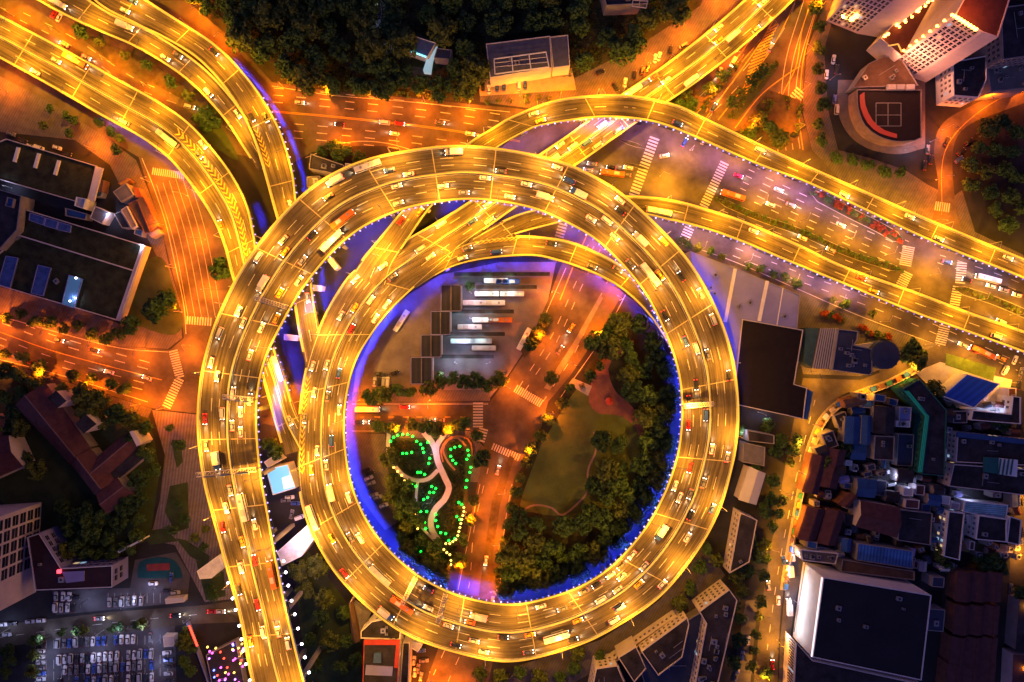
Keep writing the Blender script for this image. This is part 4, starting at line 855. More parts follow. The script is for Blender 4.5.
def bld(name, label, px, h, wall, roof, base=False, win=None, para=0.7, cat='building', group=None, units=0, lit=0.04, z0=0.0, coping=None, maxwin=95, faces=None, sill=1.6, low=False, plain=None):
    xy = ccw([tuple(P(x, y, z0 if base else h)[:2]) for x, y in px]); n = len(xy)
    cx = sum(p[0] for p in xy) / n; cy = sum(p[1] for p in xy) / n
    t = thing(name, label, cat, (cx, cy, z0), group); FOOT.append([tuple(p) for p in xy])
    m = MB(); m.prism(xy, z0, h, cap=False)
    inn = offset(xy, -0.35); vs = [(x, y, h) for x, y in xy] + [(x, y, h + para) for x, y in xy] + [(x, y, h + para) for x, y in inn] + [(x, y, h) for x, y in inn]
    for i in range(n):
        j = (i + 1) % n; m.add([vs[i], vs[j], vs[n + j], vs[n + i]], [(0, 1, 2, 3)]); m.add([vs[n + i], vs[n + j], vs[2 * n + j], vs[2 * n + i]], [(0, 1, 2, 3)], 1); m.add([vs[2 * n + i], vs[2 * n + j], vs[3 * n + j], vs[3 * n + i]], [(0, 1, 2, 3)])
    m.build('wall', [wall, coping or wall], t)
    m = MB(); m.add([(x, y, h + .02) for x, y in inn], [tuple(range(n))]); r_ = m.build('roof', roof, t)
    if win:
        ww, wh, dx, dz_ = win; cnt = 0
        def vis(i):
            a = Vector(xy[i]); b = Vector(xy[(i + 1) % n]); d = b - a; return Vector((d.y, -d.x)).dot(-(a + b).normalized())
        best = max(range(n), key=vis)
        for i in range(n):
            a = Vector(xy[i]); b = Vector(xy[(i + 1) % n]); d = b - a; L = d.length
            if L < dx * 1.2: continue
            d /= L; nr = Vector((d.y, -d.x)); mid = (a + b) / 2
            if nr.dot(-mid) < 0.08 * mid.length and not faces: continue
            if faces == 'max' and i != best: continue
            nc = int((L - 1) / dx); nrw = int((h - z0 - sill) / dz_)
            for r in range(nrw):
                for c in range(nc):
                    if cnt >= maxwin: break
                    q = a + d * (L / 2 + (c - (nc - 1) / 2) * dx) + nr * 0.03; z = (h - 1.4 - wh / 2 - r * dz_) if not low else (z0 + sill + wh / 2 + r * dz_)
                    if plain and unP((q.x, q.y, 0))[1] > plain: continue
                    u = wr.random(); key, mm = ('d', [glass_dark, wall]) if u > lit else (('w', [win_warm, wall]) if u > lit / 2 else ('c', [win_cool, wall]))
                    window_obj(t, (q.x, q.y, z), nr, ww, wh, key + wall.name, mm); cnt += 1
    A_ = area(inn)
    if A_ > 220 and roof in (roof_dark, roof_navy, roof_grey, roof_brown):                  # pipe runs and seams of roofing felt
        a0 = Vector(xy[0]); b0 = Vector(xy[1]); dd = (b0 - a0).normalized(); nn = Vector((-dd.y, dd.x)); c0 = Vector((cx, cy))
        for k in range(int(min(6, 2 + A_ / 400))):
            p0 = c0 + nn * wr.uniform(-.32, .32) * math.sqrt(A_) + dd * wr.uniform(-.35, 0) * math.sqrt(A_); v = (dd if wr.random() < .6 else nn) * wr.uniform(.2, .5) * math.sqrt(A_); p1 = p0 + v
            if inside(*p0, inn) and inside(*p1, inn): m = MB(); m.bar((*p0, h + .35), (*p1, h + .35), .22); m.build('roof_pipe', steel, t)
    for k in range(units):                                 # plant on the roof
        for _ in range(30):
            x = wr.uniform(min(p[0] for p in inn), max(p[0] for p in inn)); y = wr.uniform(min(p[1] for p in inn), max(p[1] for p in inn))
            if inside(x, y, offset(xy, -2)):
                m = MB(); a = math.atan2(xy[1][1] - xy[0][1], xy[1][0] - xy[0][0]); s_ = wr.uniform(1.2, 2.6)
                m.box((x, y, h + .6), (s_, s_ * wr.uniform(.6, 1.2), 1.1), a, 0); m.cyl((x, y), s_ * .25, h + 1.15, h + 1.3, 8, 1); m.build('roof_unit', [steel, dark_steel], t); break
    u0 = unP((cx, cy, h)); LAND.append((name.replace('_', ' '), *u0)); return t
def gable(name, label, px, he, rise, wall, roof, group=None, cat='house', hip=0.0, ridge_m=None, win=None):
    q = [Vector(P(x, y, he)) for x, y in px]; xy = ccw([tuple(v[:2]) for v in q]); q = [Vector((*p, he)) for p in xy]
    if (q[1] - q[0]).length < (q[2] - q[1]).length: q = q[1:] + q[:1]
    cx = sum(p[0] for p in xy) / 4; cy = sum(p[1] for p in xy) / 4; t = thing(name, label, cat, (cx, cy, 0), group); FOOT.append([tuple(v[:2]) for v in q])
    m = MB(); m.prism([tuple(v[:2]) for v in q], 0, he, cap=False); r0 = (q[0] + q[3]) / 2; r1 = (q[1] + q[2]) / 2; d = r1 - r0
    r0 = r0 + d * hip + Vector((0, 0, rise)); r1 = r1 - d * hip + Vector((0, 0, rise))
    if hip == 0:
        m.add([q[0], q[3], r0], [(0, 2, 1)]); m.add([q[1], q[2], r1], [(0, 1, 2)])
    m.build('wall', wall, t)
    o = [v.copy() for v in q]; c = Vector((cx, cy, he))
    o = [v + (v - c).normalized() * .5 for v in o]; m = MB(); up = Vector((0, 0, .12))
    ds = (r1 - r0).normalized() * (.3 if hip == 0 else 0); a, b = r0 - ds, r1 + ds
    for k in (0, 1):
        e = up * k + Vector((0, 0, .03)); m.add([o[0] + e, o[1] + e, b + e, a + e], [(0, 1, 2, 3)] if k else [(3, 2, 1, 0)]); m.add([o[2] + e, o[3] + e, a + e, b + e], [(0, 1, 2, 3)] if k else [(3, 2, 1, 0)])
        if hip: m.add([o[3] + e, o[0] + e, a + e], [(0, 1, 2)]); m.add([o[1] + e, o[2] + e, b + e], [(0, 1, 2)])
    m.build('roof', roof, t)
    m = MB(); m.bar(a + up * 1.6, b + up * 1.6, .45, .25); m.build('ridge', ridge_m or roof, t)
    u0 = unP((cx, cy, he)); LAND.append((name.replace('_', ' '), *u0)); return t
def part_box(t, name, px, py, z, size, ang, m_):
    m = MB(); q = P(px, py, z); m.box((q.x, q.y, z + size[2] / 2), size, R(ang), 0, .02); return m.build(name, m_, t)
def part_poly(t, name, px, z0, z1, m_, zp=None):
    m = MB(); m.prism([tuple(P(x, y, z1 if zp is None else zp)[:2]) for x, y in px], z0, z1); return m.build(name, m_, t)
def edge_bars(t, name, px, z, w_, m_):
    m = MB(); q = [P(x, y, z) for x, y in px]
    for a, b in zip(q, q[1:]): m.bar(a, b, w_)
    return m.build(name, m_, t)
red_roof = mat('red_terrace', (0.10, 0.03, 0.02), 0.8, 0.3)
hot = glow('orange_cornice_lamp', (1.0, 0.36, 0.05), 16.0, True)
W1 = (1.5, 2.2, 2.9, 3.4); W2 = (1.2, 1.4, 2.6, 3.1)
# --- hotel at the top right: two slabs, a podium between them
t1 = bld('hotel_tower', 'tall pale hotel slab with grid of windows and orange lit cornice', [(954, 16), (982, 33), (997, 38), (1012, -10), (985, -40)], 50, wall_pink, red_roof, win=(1.15, 2.0, 2.0, 3.3), cat='tower block', maxwin=100, faces='max', sill=3)
t2 = bld('hotel_tower', 'second tall pale hotel slab leaning out of the top edge', [(880, -34), (917, -19), (946, -14), (975, -70), (900, -90)], 50, wall_pink, red_roof, win=(1.15, 2.0, 2.0, 3.3), cat='tower block', maxwin=100, faces='max', sill=2, low=True)
t3 = bld('hotel_podium', 'low red lit hotel podium between the two slabs', [(880, 39), (901, 57), (958, 18), (985, -30), (940, -30)], 13, wall_pink, red_roof, cat='building')
for pts in ([(936, 30), (940, 22), (948, 22)], [(916, 45), (922, 40), (930, 42)], [(902, 52), (898, 44), (888, 46)]): edge_bars(t3, 'roof_rail', pts, 14, .5, glow('rail_glow', (1, .5, .1), 1.0))
def lampbox(t, pts, z, nm='cornice_lamp', m_=None, r=.8):
    for x, y in pts:
        q = P(x, y, z); m = MB(); m.ball((q.x, q.y, z), r, n=8); m.cyl((q.x, q.y), .12, z - 1.4, z - r * .8, 5); m.build(nm, m_ or hot, t, smooth=True)
lampbox(t3, [(885, 36), (888, 34), (897, 25), (905, 20), (917, 11), (920, 8), (928, 2)], 15)
def corner_lamps(t, px, py, h, n, dx, dy):
    q = P(px, py, h)
    for k in range(n):
        z = 4 + (h - 4) * k / (n - 1); m = MB(); m.ball((q.x + dx, q.y + dy, z), .62, n=8); m.bar((q.x + dx, q.y + dy, z), (q.x, q.y, z), .15); m.build('cornice_lamp', hot, t, smooth=True)
corner_lamps(t1, 954, 16, 50, 10, -.9, .5); corner_lamps(t2, 946, -14, 50, 10, .5, -1.0)
lampbox(t1, [(955 + 27 * k / 9, 16 + 17 * k / 9) for k in range(8)], 51.8, r=.75)
edge_bars(t3, 'neon_edge', [(940, -4), (943, 9), (962, 8), (967, 3)], 16, .8, glow('neon_orange', (1, .45, .05), 5.0, True))
lampbox(t3, [(852, 19), (856, 16), (859, 13)], 14, r=1.3)
def lightat(name, px, py, z, col, power, size=1.0, parent=None, rot=(0, 0, 0), spread=180):
    ld = bpy.data.lights.new(name, 'AREA'); ld.shape = 'DISK'; ld.size = size; ld.energy = power; ld.color = col; ld.spread = R(spread)
    o = bpy.data.objects.new(name, ld); COL.objects.link(o); q = P(px, py, z)
    if parent: o.parent = parent; o.location = q - ORG[parent]
    else: o.location = q
    o.rotation_euler = rot; return o
lightat('cornice_glow', 945, 15, 26, (1, .3, .04), 9000, 3, t3); lightat('cornice_glow', 975, 5, 62, (1, .2, .03), 7000, 3, t1); lightat('facade_flood', 893, 72, 16, (1, .30, .14), 12000, 4, t3, (0, R(-115), R(20)), 150)
lightat('facade_flood', 842, 16, 8, (1, .36, .03), 22000, 3, t2, (0, R(-120), R(30))); lightat('facade_flood', 890, 60, 22, (1, .3, .1), 4500, 3, t3, (R(-40), R(-40), 0))
bld('terrace_wing', 'stepped dark terrace wing below the hotel', [(852, 88), (868, 64), (884, 56), (902, 60), (918, 86)], 7, wall_grey, roof_brown, units=4)
for k in range(5): pass
sh = bld('sports_hall', 'round ended hall with a dark rooftop ball court and red rim', smooth_px([(856, 90), (857, 108), (864, 126), (878, 137), (896, 142), (914, 141)]) + [(921, 138), (921, 90)], 8, mat('hall_wall', (0.3, 0.2, 0.18)), mat('court_dark', (0.022, 0.014, 0.013), 0.8), coping=wall_grey)
edge_bars(sh, 'court_line', [(876, 103), (901, 103), (901, 126), (876, 126), (876, 103)], 8.1, .22, paint_white); edge_bars(sh, 'court_line', [(888, 103), (888, 126)], 8.1, .22, paint_white); edge_bars(sh, 'court_line', [(876, 115), (901, 115)], 8.12, .2, paint_white)
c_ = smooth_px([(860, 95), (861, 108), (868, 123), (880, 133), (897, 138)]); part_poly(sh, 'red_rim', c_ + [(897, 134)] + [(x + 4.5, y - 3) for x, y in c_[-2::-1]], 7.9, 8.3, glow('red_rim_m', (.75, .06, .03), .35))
for x in (890, 899, 909): part_box(sh, 'roof_unit', x, 88, 8.2, (4, 2.6, 1.6), 0, roof_pale)
bld('apartment_building', 'dark violet roofed block with white side right of the hall', [(952, 62), (986, 56), (986, 80), (978, 98), (953, 96)], 13, wall_white, roof_dark, win=W2, units=3)
bld('apartment_building', 'dark block at the top right edge below the hotel', [(1000, 8), (1060, 0), (1060, 52), (1002, 60)], 24, wall_grey, roof_dark, units=4, win=W2)
bld('apartment_building', 'low block with cluttered white terrace by the bend', [(986, 66), (1030, 62), (1030, 88), (990, 92)], 12, wall_grey, roof_grey, units=7)
# --- left warehouses
wh = bld('warehouse', 'huge warehouse with planted black roof and blue skylights', [(24, 209), (146, 246), (120, 321), (-30, 277), (4, 250)], 5, wall_pink, roof_green, units=2, coping=wall_pink, para=1.0)
part_poly(wh, 'roof_kerb', [(14, 233.2), (134, 270.2), (134, 271.4), (14, 234.4)], 5, 5.7, wall_pink)
part_poly(wh, 'roof_edge', [(141, 246), (146, 247), (120.6, 321), (115.6, 320)], 5.05, 5.5, wall_pink)
for q_, g_ in (([(30, 213), (45, 217.5), (43, 225), (29, 220)], 0), ([(46, 218), (58, 221.5), (56, 229), (44, 225.5)], 0), ([(59, 222), (71, 225.5), (70, 232.5), (57, 229.5)], 0), ([(6, 256), (18, 258), (10, 288), (-2, 284)], 0), ([(38, 265), (51, 268), (43, 296), (31, 293)], 0), ([(69, 275), (82, 279), (74, 308), (62, 304)], 1)):
    part_poly(wh, 'skylight', q_, 5, 6.0, mat('skylight_blue', (0.05, 0.10, 0.30), 0.3, 0.4, 0.4) if not g_ else glow('lit_skylight', (0.06, 0.14, 0.32), .55))
    edge_bars(wh, 'skylight_frame', q_ + q_[:1], 6.05, .3, lilac_m)
lampbox(wh, [(76, 278), (70, 301)], 7, 'roof_lamp', glow('cool_lamp', (.8, .95, 1), 5), .6)
w2 = bld('warehouse', 'second warehouse with olive planted roof and three white vents', [(7, 139), (97, 166), (88, 205), (-30, 171), (-20, 150)], 5, wall_pink, roof_green, coping=wall_pink)
for x, y in ((17.5, 155), (38, 161), (58, 168)): part_box(w2, 'roof_vent', x, y, 5, (1.3, 7.5, 1.2), -16, wall_white)
part_poly(w2, 'parapet_strip', [(96, 167), (103, 168), (94, 201), (87, 200)], 5, 5.9, wall_pink)
bld('warehouse', 'dark blue lit block at the left edge between the warehouses', [(-60, 172), (22, 196), (18, 230), (0, 250), (-60, 240)], 9, wall_grey, roof_dark, units=1)
bld('roof_hut', 'white box hut in the yard between the warehouses', [(77, 197), (87, 199), (84, 209), (75, 206)], 8, wall_white, roof_pale)
bld('shed', 'blue sheeted shed between the two warehouses', [(66, 208), (88, 214), (86, 220), (66, 216)], 5, wall_grey, roof_blue)
bld('shed', 'small blue lit shed by the dark left edge block', [(8, 197), (15, 199), (13, 208), (6, 206)], 10, wall_grey, roof_blue)
for lb, q_, h_, m_, r_ in (('grey double pitched shed in the scrap yard', [(113, 192), (126, 183), (134, 195), (121, 202)], 6, wall_grey, roof_grey), ('shed roofed in lilac sheet in the scrap yard', [(95, 206), (109, 212), (102, 224), (90, 218)], 6, wall_pink, roof_grey),
    ('long rust roofed shed curving beside the cross street', [(137, 200), (143, 196), (158, 226), (150, 232)], 6, wall_brick, roof_brown), ('brown roofed shed along the street wall', [(128, 204), (137, 200), (150, 232), (145, 233)], 5, wall_brick, roof_brown),
    ('narrow cream roofed shed between lanes of the scrap yard', [(121, 210), (127, 206), (137, 226), (132, 229)], 6, wall_pink, mat('cream_roof', (0.35, 0.26, 0.2))), ('dark roofed shed in the scrap yard', [(114, 214), (121, 211), (131, 228), (122, 228)], 5, wall_grey, roof_dark),
    ('orange roofed shed tucked in the yard corner', [(133, 186), (139, 188), (142, 197), (136, 198)], 5, wall_brick, mat('orange_roof', (0.3, 0.09, 0.03))), ('small shed with blue tarpaulin', [(135, 229), (143, 230), (142, 237), (134, 234)], 4, wall_grey, roof_blue),
    ('violet roofed shed at the tip of the scrap yard', [(146, 232), (157, 228), (161, 233), (152, 238)], 4, wall_grey, lilac_m), ('tan shed by the white parapet', [(98, 180), (104, 180), (102, 192), (96, 191)], 5, wall_brick, roof_brown),
    ('turquoise sheeted stall in the scrap yard', [(96, 192), (103, 191), (101, 197), (95, 197)], 4, wall_grey, teal_m), ('yellow topped shed near the gate', [(118, 183), (128, 178), (131, 181), (121, 186)], 4, wall_brick, mat('ochre_roof', (0.4, 0.22, 0.04)))):
    bld('shed', lb, q_, h_, m_, r_, para=.25, cat='shed', group='sheds of the scrap yard')
# --- school with maroon roofs
sc = thing('school_building', 'long school with maroon tiled roofs and pale gable ends', 'building', tuple(P(70, 440, 0)))
def wing(t, px, he, rise):
    tt = gable('tmp', 'x', px, he * .75, rise, wall_grey, roof_maroon, ridge_m=mat('ridge_tile', (.2, .12, .12)))
    for c in [o for o in bpy.data.objects if o.parent == tt]:
        dlt = ORG[tt] - ORG[t]; c.data.transform(Matrix.Translation(dlt)); c.parent = t; ORG[c] = ORG[t]
        c.name = {'wall': 'wing_wall', 'roof': 'wing_roof', 'ridge': 'roof_ridge'}[c.name.split('.')[0]]
    TOPS.remove(tt); LAND.pop(); bpy.data.objects.remove(tt)
wing(sc, [(16, 406), (46, 384), (90, 447), (70, 463)], 9, 4); wing(sc, [(71, 463), (91, 449), (115, 480), (95, 494)], 8.5, 3.5); wing(sc, [(97, 494), (117, 478), (134, 494), (108, 513)], 10, 2); wing(sc, [(86, 466), (128, 432), (139, 447), (104, 478)], 8.7, 3.2)
def stuck(t, px, h, roof, wall=wall_pink, nm='stair_block'):
    xy = [tuple(P(x, y, h)[:2]) for x, y in px]; m = MB(); m.prism(ccw(xy), 0, h, 0, cap=False); m.build(nm, wall, t); m = MB(); m.add([(x, y, h + .01) for x, y in offset(ccw(xy), .2)], [tuple(range(len(xy)))]); m.build('roof', roof, t)
stuck(sc, [(48, 398), (56, 391), (66, 401), (57, 408)], 13, roof_dark); stuck(sc, [(76, 424), (86, 415), (96, 424), (84, 433)], 13, roof_dark); stuck(sc, [(104, 478), (140, 449), (147, 455), (112, 484)], 6, roof_dark); stuck(sc, [(130, 432), (133, 431), (140, 443), (137, 446)], 12, wall_pink)
LAND.append(('maroon school', 75, 445))
gable('house', 'maroon roofed house at the left edge below the school', [(-20, 440), (8, 436), (22, 466), (-20, 485)], 10, 3, wall_pink, roof_maroon)
gable('house', 'small dark hipped house at the left edge', [(-10, 415), (4, 420), (2, 436), (-12, 436)], 8, 2.5, wall_grey, roof_maroon, hip=.2)
# --- left tower and its wing
tw = bld('office_tower', 'pale office tower with rows of tall windows leaning out at the left edge', [(42, 502), (36, 592), (-40, 600), (-46, 508)], 60, wall_pink, roof_dark, base=True, win=(4.8, 3.7, 6.0, 5.0), cat='tower block', maxwin=100, lit=.03, faces='max', low=True, sill=1, plain=566)
wg = bld('wing_building', 'low wing with dark roof and blue lit window band below the tower', [(28, 537), (40, 533), (62, 568), (113, 565), (113, 587), (36, 590)], 13, lilac_m, mat('wing_roof_m', (0.035, 0.016, 0.024)), win=(2.4, 2.0, 3.2, 4.4), lit=.10, units=2, coping=wall_white)
part_poly(wg, 'roof_terrace', [(62, 572), (84, 571), (84, 581), (66, 583)], 13, 13.5, lilac_m); part_box(wg, 'red_beacon', 60, 571, 13.2, (1.6, 1.6, 1.2), 0, glow('beacon_red', (1, .05, .08), 4))
fb = bld('foot_bridge', 'white slim footbridge mast beside the wing building', [(118, 551), (141, 539.5), (141.6, 540.8), (119, 553)], 8, wall_white, roof_pale, para=.3, cat='footbridge')
# --- car park features
co = sheet('ball_court', smooth_px([(138, 578), (140, 562), (158, 557), (172, 559), (180, 567), (183, 578)]), 0.2, water_m, True)
sheet('ball_court', [(147, 564), (170, 563), (170, 570), (147, 571)], 0.23, mat('court_red', (0.2, 0.03, 0.03)))
bld('guard_house', 'pale flat roofed gatehouse at the car park corner', [(165, 599), (184, 597), (184, 602), (166, 604)], 4, wall_pink, roof_pale, para=.2)
bld('kiosk', 'white roofed kiosk at the right of the car park', [(163, 636), (174, 636), (174, 646), (164, 647)], 4, wall_white, roof_pale, para=.2, cat='kiosk')
# red neon boards
for lb, pts in (('vertical red neon sign on the wall beside the car park', [(190, 627), (192, 633), (194, 639), (196, 645)]), ):
    q = P(193, 636, 5); t = thing('neon_sign', lb, 'neon sign', (q.x, q.y, 0))
    m = MB(); m.bar(P(189, 626, 5), P(197, 646, 5), .3, 3.0); m.build('board', dark_steel, t); m = MB(); m.bar(P(189.5, 627, 0.1) , P(189.5, 627, 5), .3); m.bar(P(196, 644, 0.1), P(196, 644, 5), .3); m.build('post', steel, t)
    for i in range(8):
        x = 189.8 + i * .95; y = 627.5 + i * 2.4; m = MB(); m.box(P(x, y, 5.6), (1.7, .9, .5), R(-66)); m.build('neon_mark', glow('neon_red', (1, .04, .02), 6, True), t)
wn = thing('boundary_wall', 'long pale boundary wall slanting beside the red neon sign', 'wall', tuple(P(200, 650, 0)))
m = MB(); m.bar(P(188, 622, 1.5), P(216, 700, 1.5), .6, 3.0); m.build('wall', lilac_m, wn)
# fairground of coloured lights under the lower left overpass
fr = random.Random(9)
ff = bld('fun_booth', 'booth strung with pink red and blue bulbs under the lower left overpass', [(206, 655), (236, 640), (246, 690), (214, 695)], 4, wall_grey, roof_dark, para=.3, cat='fairground booth')
for i in range(34):
    x = fr.uniform(208, 244); y = fr.uniform(643, 682); cc = fr.choice([('fl_pink', (1, .1, .7)), ('fl_red', (1, .06, .03)), ('fl_blue', (.15, .2, 1)), ('fl_violet', (.6, .2, 1)), ('fl_yel', (1, .6, .1))])
    q = P(x, y, 4); m = MB(); m.ball((q.x, q.y, 4.9), .55, n=6); m.cyl((q.x, q.y), .08, 4.0, 4.5, 4); m.build('bulb', glow(cc[0], cc[1], 5, True), ff, smooth=True)
# --- bottom centre
rb = bld('restaurant', 'flat building with a red bordered dark roof and lilac terrace', [(364, 640), (400, 640), (397, 700), (362, 700)], 14, wall_pink, roof_dark, win=W2, coping=red_m, para=.4)
part_poly(rb, 'red_band', [(364, 640), (400, 640), (399.5, 645), (364, 645)], 14, 14.6, red_m); part_poly(rb, 'red_band', [(396, 645), (399.6, 645), (397.6, 668), (394, 668)], 14, 14.6, red_m); part_poly(rb, 'terrace', [(366, 665), (393, 667), (392, 676), (365, 675)], 14, 14.5, lilac_m); part_poly(rb, 'tank', [(374, 653), (381, 653), (381, 663), (373, 663)], 14, 15.2, mat('tank_blue', (.06, .12, .22)))
bld('apartment_building', 'white edged block squeezed under the lower left rim of the loop', [(361, 631), (372, 621), (386, 618), (401, 630), (400, 639), (361, 638)], 12, wall_white, roof_dark, win=W2, units=3, coping=wall_white)
gable('shed', 'long narrow brick shed in the dark gap under the loop', [(349, 604), (352, 602), (360, 640), (352, 642)], 6, 1.6, wall_brick, roof_brown, cat='shed')
gable('shed', 'grey lean to roof beside the brick shed', [(354, 603), (370, 614), (364, 628), (359, 632)], 4, 1, wall_grey, roof_grey, cat='shed')
bld('shed', 'white slab roof on the left of the street at the bottom', [(412, 641), (423, 644), (418, 652), (411, 648)], 5, wall_white, roof_pale, para=.2, cat='shed')
bld('row_house', 'narrow dark roofed house beside the bottom street', [(403, 642), (410, 642), (408, 700), (399, 700)], 9, wall_pink, roof_dark)
bld('gatehouse', 'white winged gate roof between the overpasses', [(277, 552), (296, 535), (311, 522), (318, 534), (302, 556), (282, 566)], 13, wall_white, mat('gate_roof', (.6, .6, .62)), para=.3)
bld('gatehouse', 'white winged gate roof left of the lower left overpass', [(197, 571), (219, 555), (224, 566), (212, 578), (200, 579)], 13, wall_white, mat('gate_roof', (.6, .6, .62)), para=.3)
lightat('gate_lamp', 296, 545, 22, (1, .8, .9), 1500)
bo = bld('lit_canopy', 'bright blue and white lit canopy between the overpasses', [(266, 469), (288, 464), (296, 488), (273, 495)], 9, wall_white, glow('canopy_panel', (0.22, 0.62, 0.95), 1.0, True), para=.4, cat='lit canopy')
part_poly(bo, 'bright_panel', [(282, 478), (291, 475), (295, 486), (284, 489)], 9.05, 9.2, glow('canopy_white', (.8, 1, 1), 1.6))
bld('canopy', 'pale curved awning above the lit blue canopy', [(264, 462), (276, 454), (282, 460), (268, 468)], 7, wall_white, roof_pale, para=.2, cat='canopy')
# --- lower right office blocks
b1 = bld('office_block', 'office block with many windows and an angular black roof below the loop', [(641, 651), (687, 617), (689, 624), (682, 657), (658, 675)], 14, wall_pink, roof_dark, win=W2, coping=wall_pink, units=2)
b2 = bld('office_block', 'long office block with rooftop plant and pale parapet', [(699, 611), (729, 589), (737, 600), (714, 700), (692, 700), (706, 623)], 14, wall_pink, roof_dark, win=W2, coping=wall_pink, units=16)
bld('annex', 'blue grey roofed annex between the office blocks', [(636, 656), (690, 618), (700, 612), (706, 624), (692, 700), (650, 700)], 6, wall_grey, roof_navy)
bld('office_block', 'small office block with window wall at the bottom edge', [(596, 668), (617, 665), (632, 700), (590, 700)], 13, wall_pink, roof_dark, win=W2, coping=wall_pink)
bld('office_block', 'low dark roofed block behind the long window strip', [(618, 657), (636, 646), (646, 668), (634, 682)], 12, wall_pink, roof_dark)
bld('arcade', 'long thin arcade of small windows facing the loop', [(611, 660), (676, 615), (679, 618), (612, 664)], 7, wall_pink, roof_brown, win=W2)
bld('office_block', 'slim office block under the right rim of the loop with violet roof shed', [(740, 512), (757, 520), (749, 562), (729, 573)], 10, wall_pink, roof_dark, win=W2, coping=wall_pink, units=1)
gable('hall', 'small hall with curved white roof right of the loop', [(749, 467), (765, 474), (756, 504), (739, 499)], 8, 1.5, wall_pink, roof_pale, cat='hall')
bld('shed', 'grey roofed shed above the white roofed hall', [(743, 442), (765, 447), (764, 466), (742, 462)], 6, wall_grey, roof_grey, cat='shed')
bld('shed', 'dark shed with lit white yard beside the loop', [(747, 430), (774, 435), (774, 444), (748, 441)], 7, wall_grey, roof_dark, cat='shed')
# --- right middle
m = MB()
ph = bld('mall_roof', 'wide lilac grey metal roof with white ribs by the right ramp', [(690, 251), (740, 270), (800, 295), (797, 329), (742, 320), (733, 380), (700, 340)], 9, wall_grey, lilac_m, para=.3, units=6)
for a_, b_ in (((735, 269), (725, 322)), ((767, 281), (759, 321)), ((783, 288), (777, 325))): edge_bars(ph, 'roof_rib', [a_, b_], 9.2, 1.5 if a_[0] < 780 else .4, wall_white)
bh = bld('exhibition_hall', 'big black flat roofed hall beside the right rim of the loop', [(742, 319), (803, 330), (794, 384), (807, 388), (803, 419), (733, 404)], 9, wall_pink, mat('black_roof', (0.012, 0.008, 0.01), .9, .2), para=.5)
part_poly(bh, 'blue_fascia', [(805, 388), (813, 392), (808, 420), (802, 418)], 5, 8.5, roof_blue, zp=8.5)
jb = bld('jar_building', 'blue roofed hall with louvred end and round drum tower', [(838, 329), (858, 331), (857, 340), (854, 345), (872, 349), (872, 372), (870, 375), (832, 370)], 11, wall_grey, roof_navy, units=9, para=.4)
part_poly(jb, 'glazed_end', [(806, 328), (820, 328), (812, 368), (804, 362)], .1, 8, mat('green_glass', (0.06, 0.12, 0.09), .3)); part_poly(jb, 'louvre_roof', [(820, 328), (838, 329), (832, 370), (812, 368)], .1, 8.5, roof_brown)
for k in range(9): edge_bars(jb, 'louvre', [(821 + k * 2.1, 328.3), (813 + k * 2.35, 368.5)], 8.9, .45, roof_pale)
m = MB(); q = P(885.5, 355, 12); m.cyl((q.x, q.y), 6.9, 0, 12, 28); m.build('drum', mat('drum_wall', (.05, .07, .12)), jb, smooth=False); m = MB(); m.cyl((q.x, q.y), 6.4, 12.02, 12.5, 28); m.cyl((q.x, q.y), 2.2, 12.5, 12.9, 18); m.build('drum_roof', roof_navy, jb); part_box(jb, 'lit_window', 886, 355, 0, (.1, .1, .1), 0, steel)
part_poly(jb, 'awning', [(856, 345), (878, 342), (874, 349), (858, 348)], 4, 8, roof_pale)
bt = bld('blue_tent', 'vivid blue sheet roof on the pale yard', [(942, 396), (967, 374), (1000, 384), (974, 408)], 9, wall_white, mat('vivid_blue', (0.015, 0.09, 0.55), .5, .1, .1, wave=(.9, 3, .3)), para=.1)
bld('terrace_house', 'dark roofed row behind the blue sheet roof', [(972, 410), (1010, 414), (1012, 396), (1020, 397), (1020, 424), (970, 420)], 10, wall_white, roof_dark, win=W2)
tb = bld('angled_block', 'angled dark block wrapped in teal scaffolding', [(902, 389), (919, 379), (946, 410), (944, 476), (921, 474), (928, 416)], 11, teal_m, roof_dark, units=3, win=(1.6, 1.0, 3, 3.2), coping=teal_m)
for k in range(3): edge_bars(tb, 'scaffold_rail', [(905 + k * 1.6, 391), (925.5 + k * 1.6, 416), (918.5 + k * 1.6, 472)], 11 - k * .2 + .9, .35, glow('teal_glow', (0.02, .42, .36), .15))
rr = bld('slab_block', 'long slab with dark roof, blue edge and teal rooftop court', [(957, 432), (1040, 441), (1040, 466), (955, 462)], 9, wall_pink, roof_dark, win=W2, units=3); part_poly(rr, 'blue_edge', [(957, 432), (1040, 441), (1040, 446), (957, 437)], 9.1, 9.8, roof_blue)
r2 = bld('slab_block', 'second long slab with dark roof next to the teal court', [(953, 464), (1040, 470), (1040, 497), (948, 486)], 9, wall_pink, roof_dark, win=W2, units=2)
part_poly(r2, 'teal_court', [(984, 457), (999, 458), (998, 474), (984, 472)], 9.8, 10.6, teal_m); part_poly(r2, 'white_terrace', [(999, 458), (1018, 460), (1017, 477), (998, 474)], 9.8, 10.4, wall_white)
for k in range(4): edge_bars(r2, 'screen', [(1001 + k * 4, 459), (998.5 + k * 4, 475)], 11, .5, teal_m)
bld('apartment_building', 'dark roofed apartment block with lit balconies', [(948, 511), (964, 513), (959, 560), (943, 556)], 10, wall_white, roof_dark, win=W2, lit=.4)
bld('apartment_building', 'black roofed block with white left wall near the alley', [(978, 515), (1007, 519), (1006, 524), (1006, 542), (975, 539)], 9, wall_white, roof_dark, win=W2, units=1)
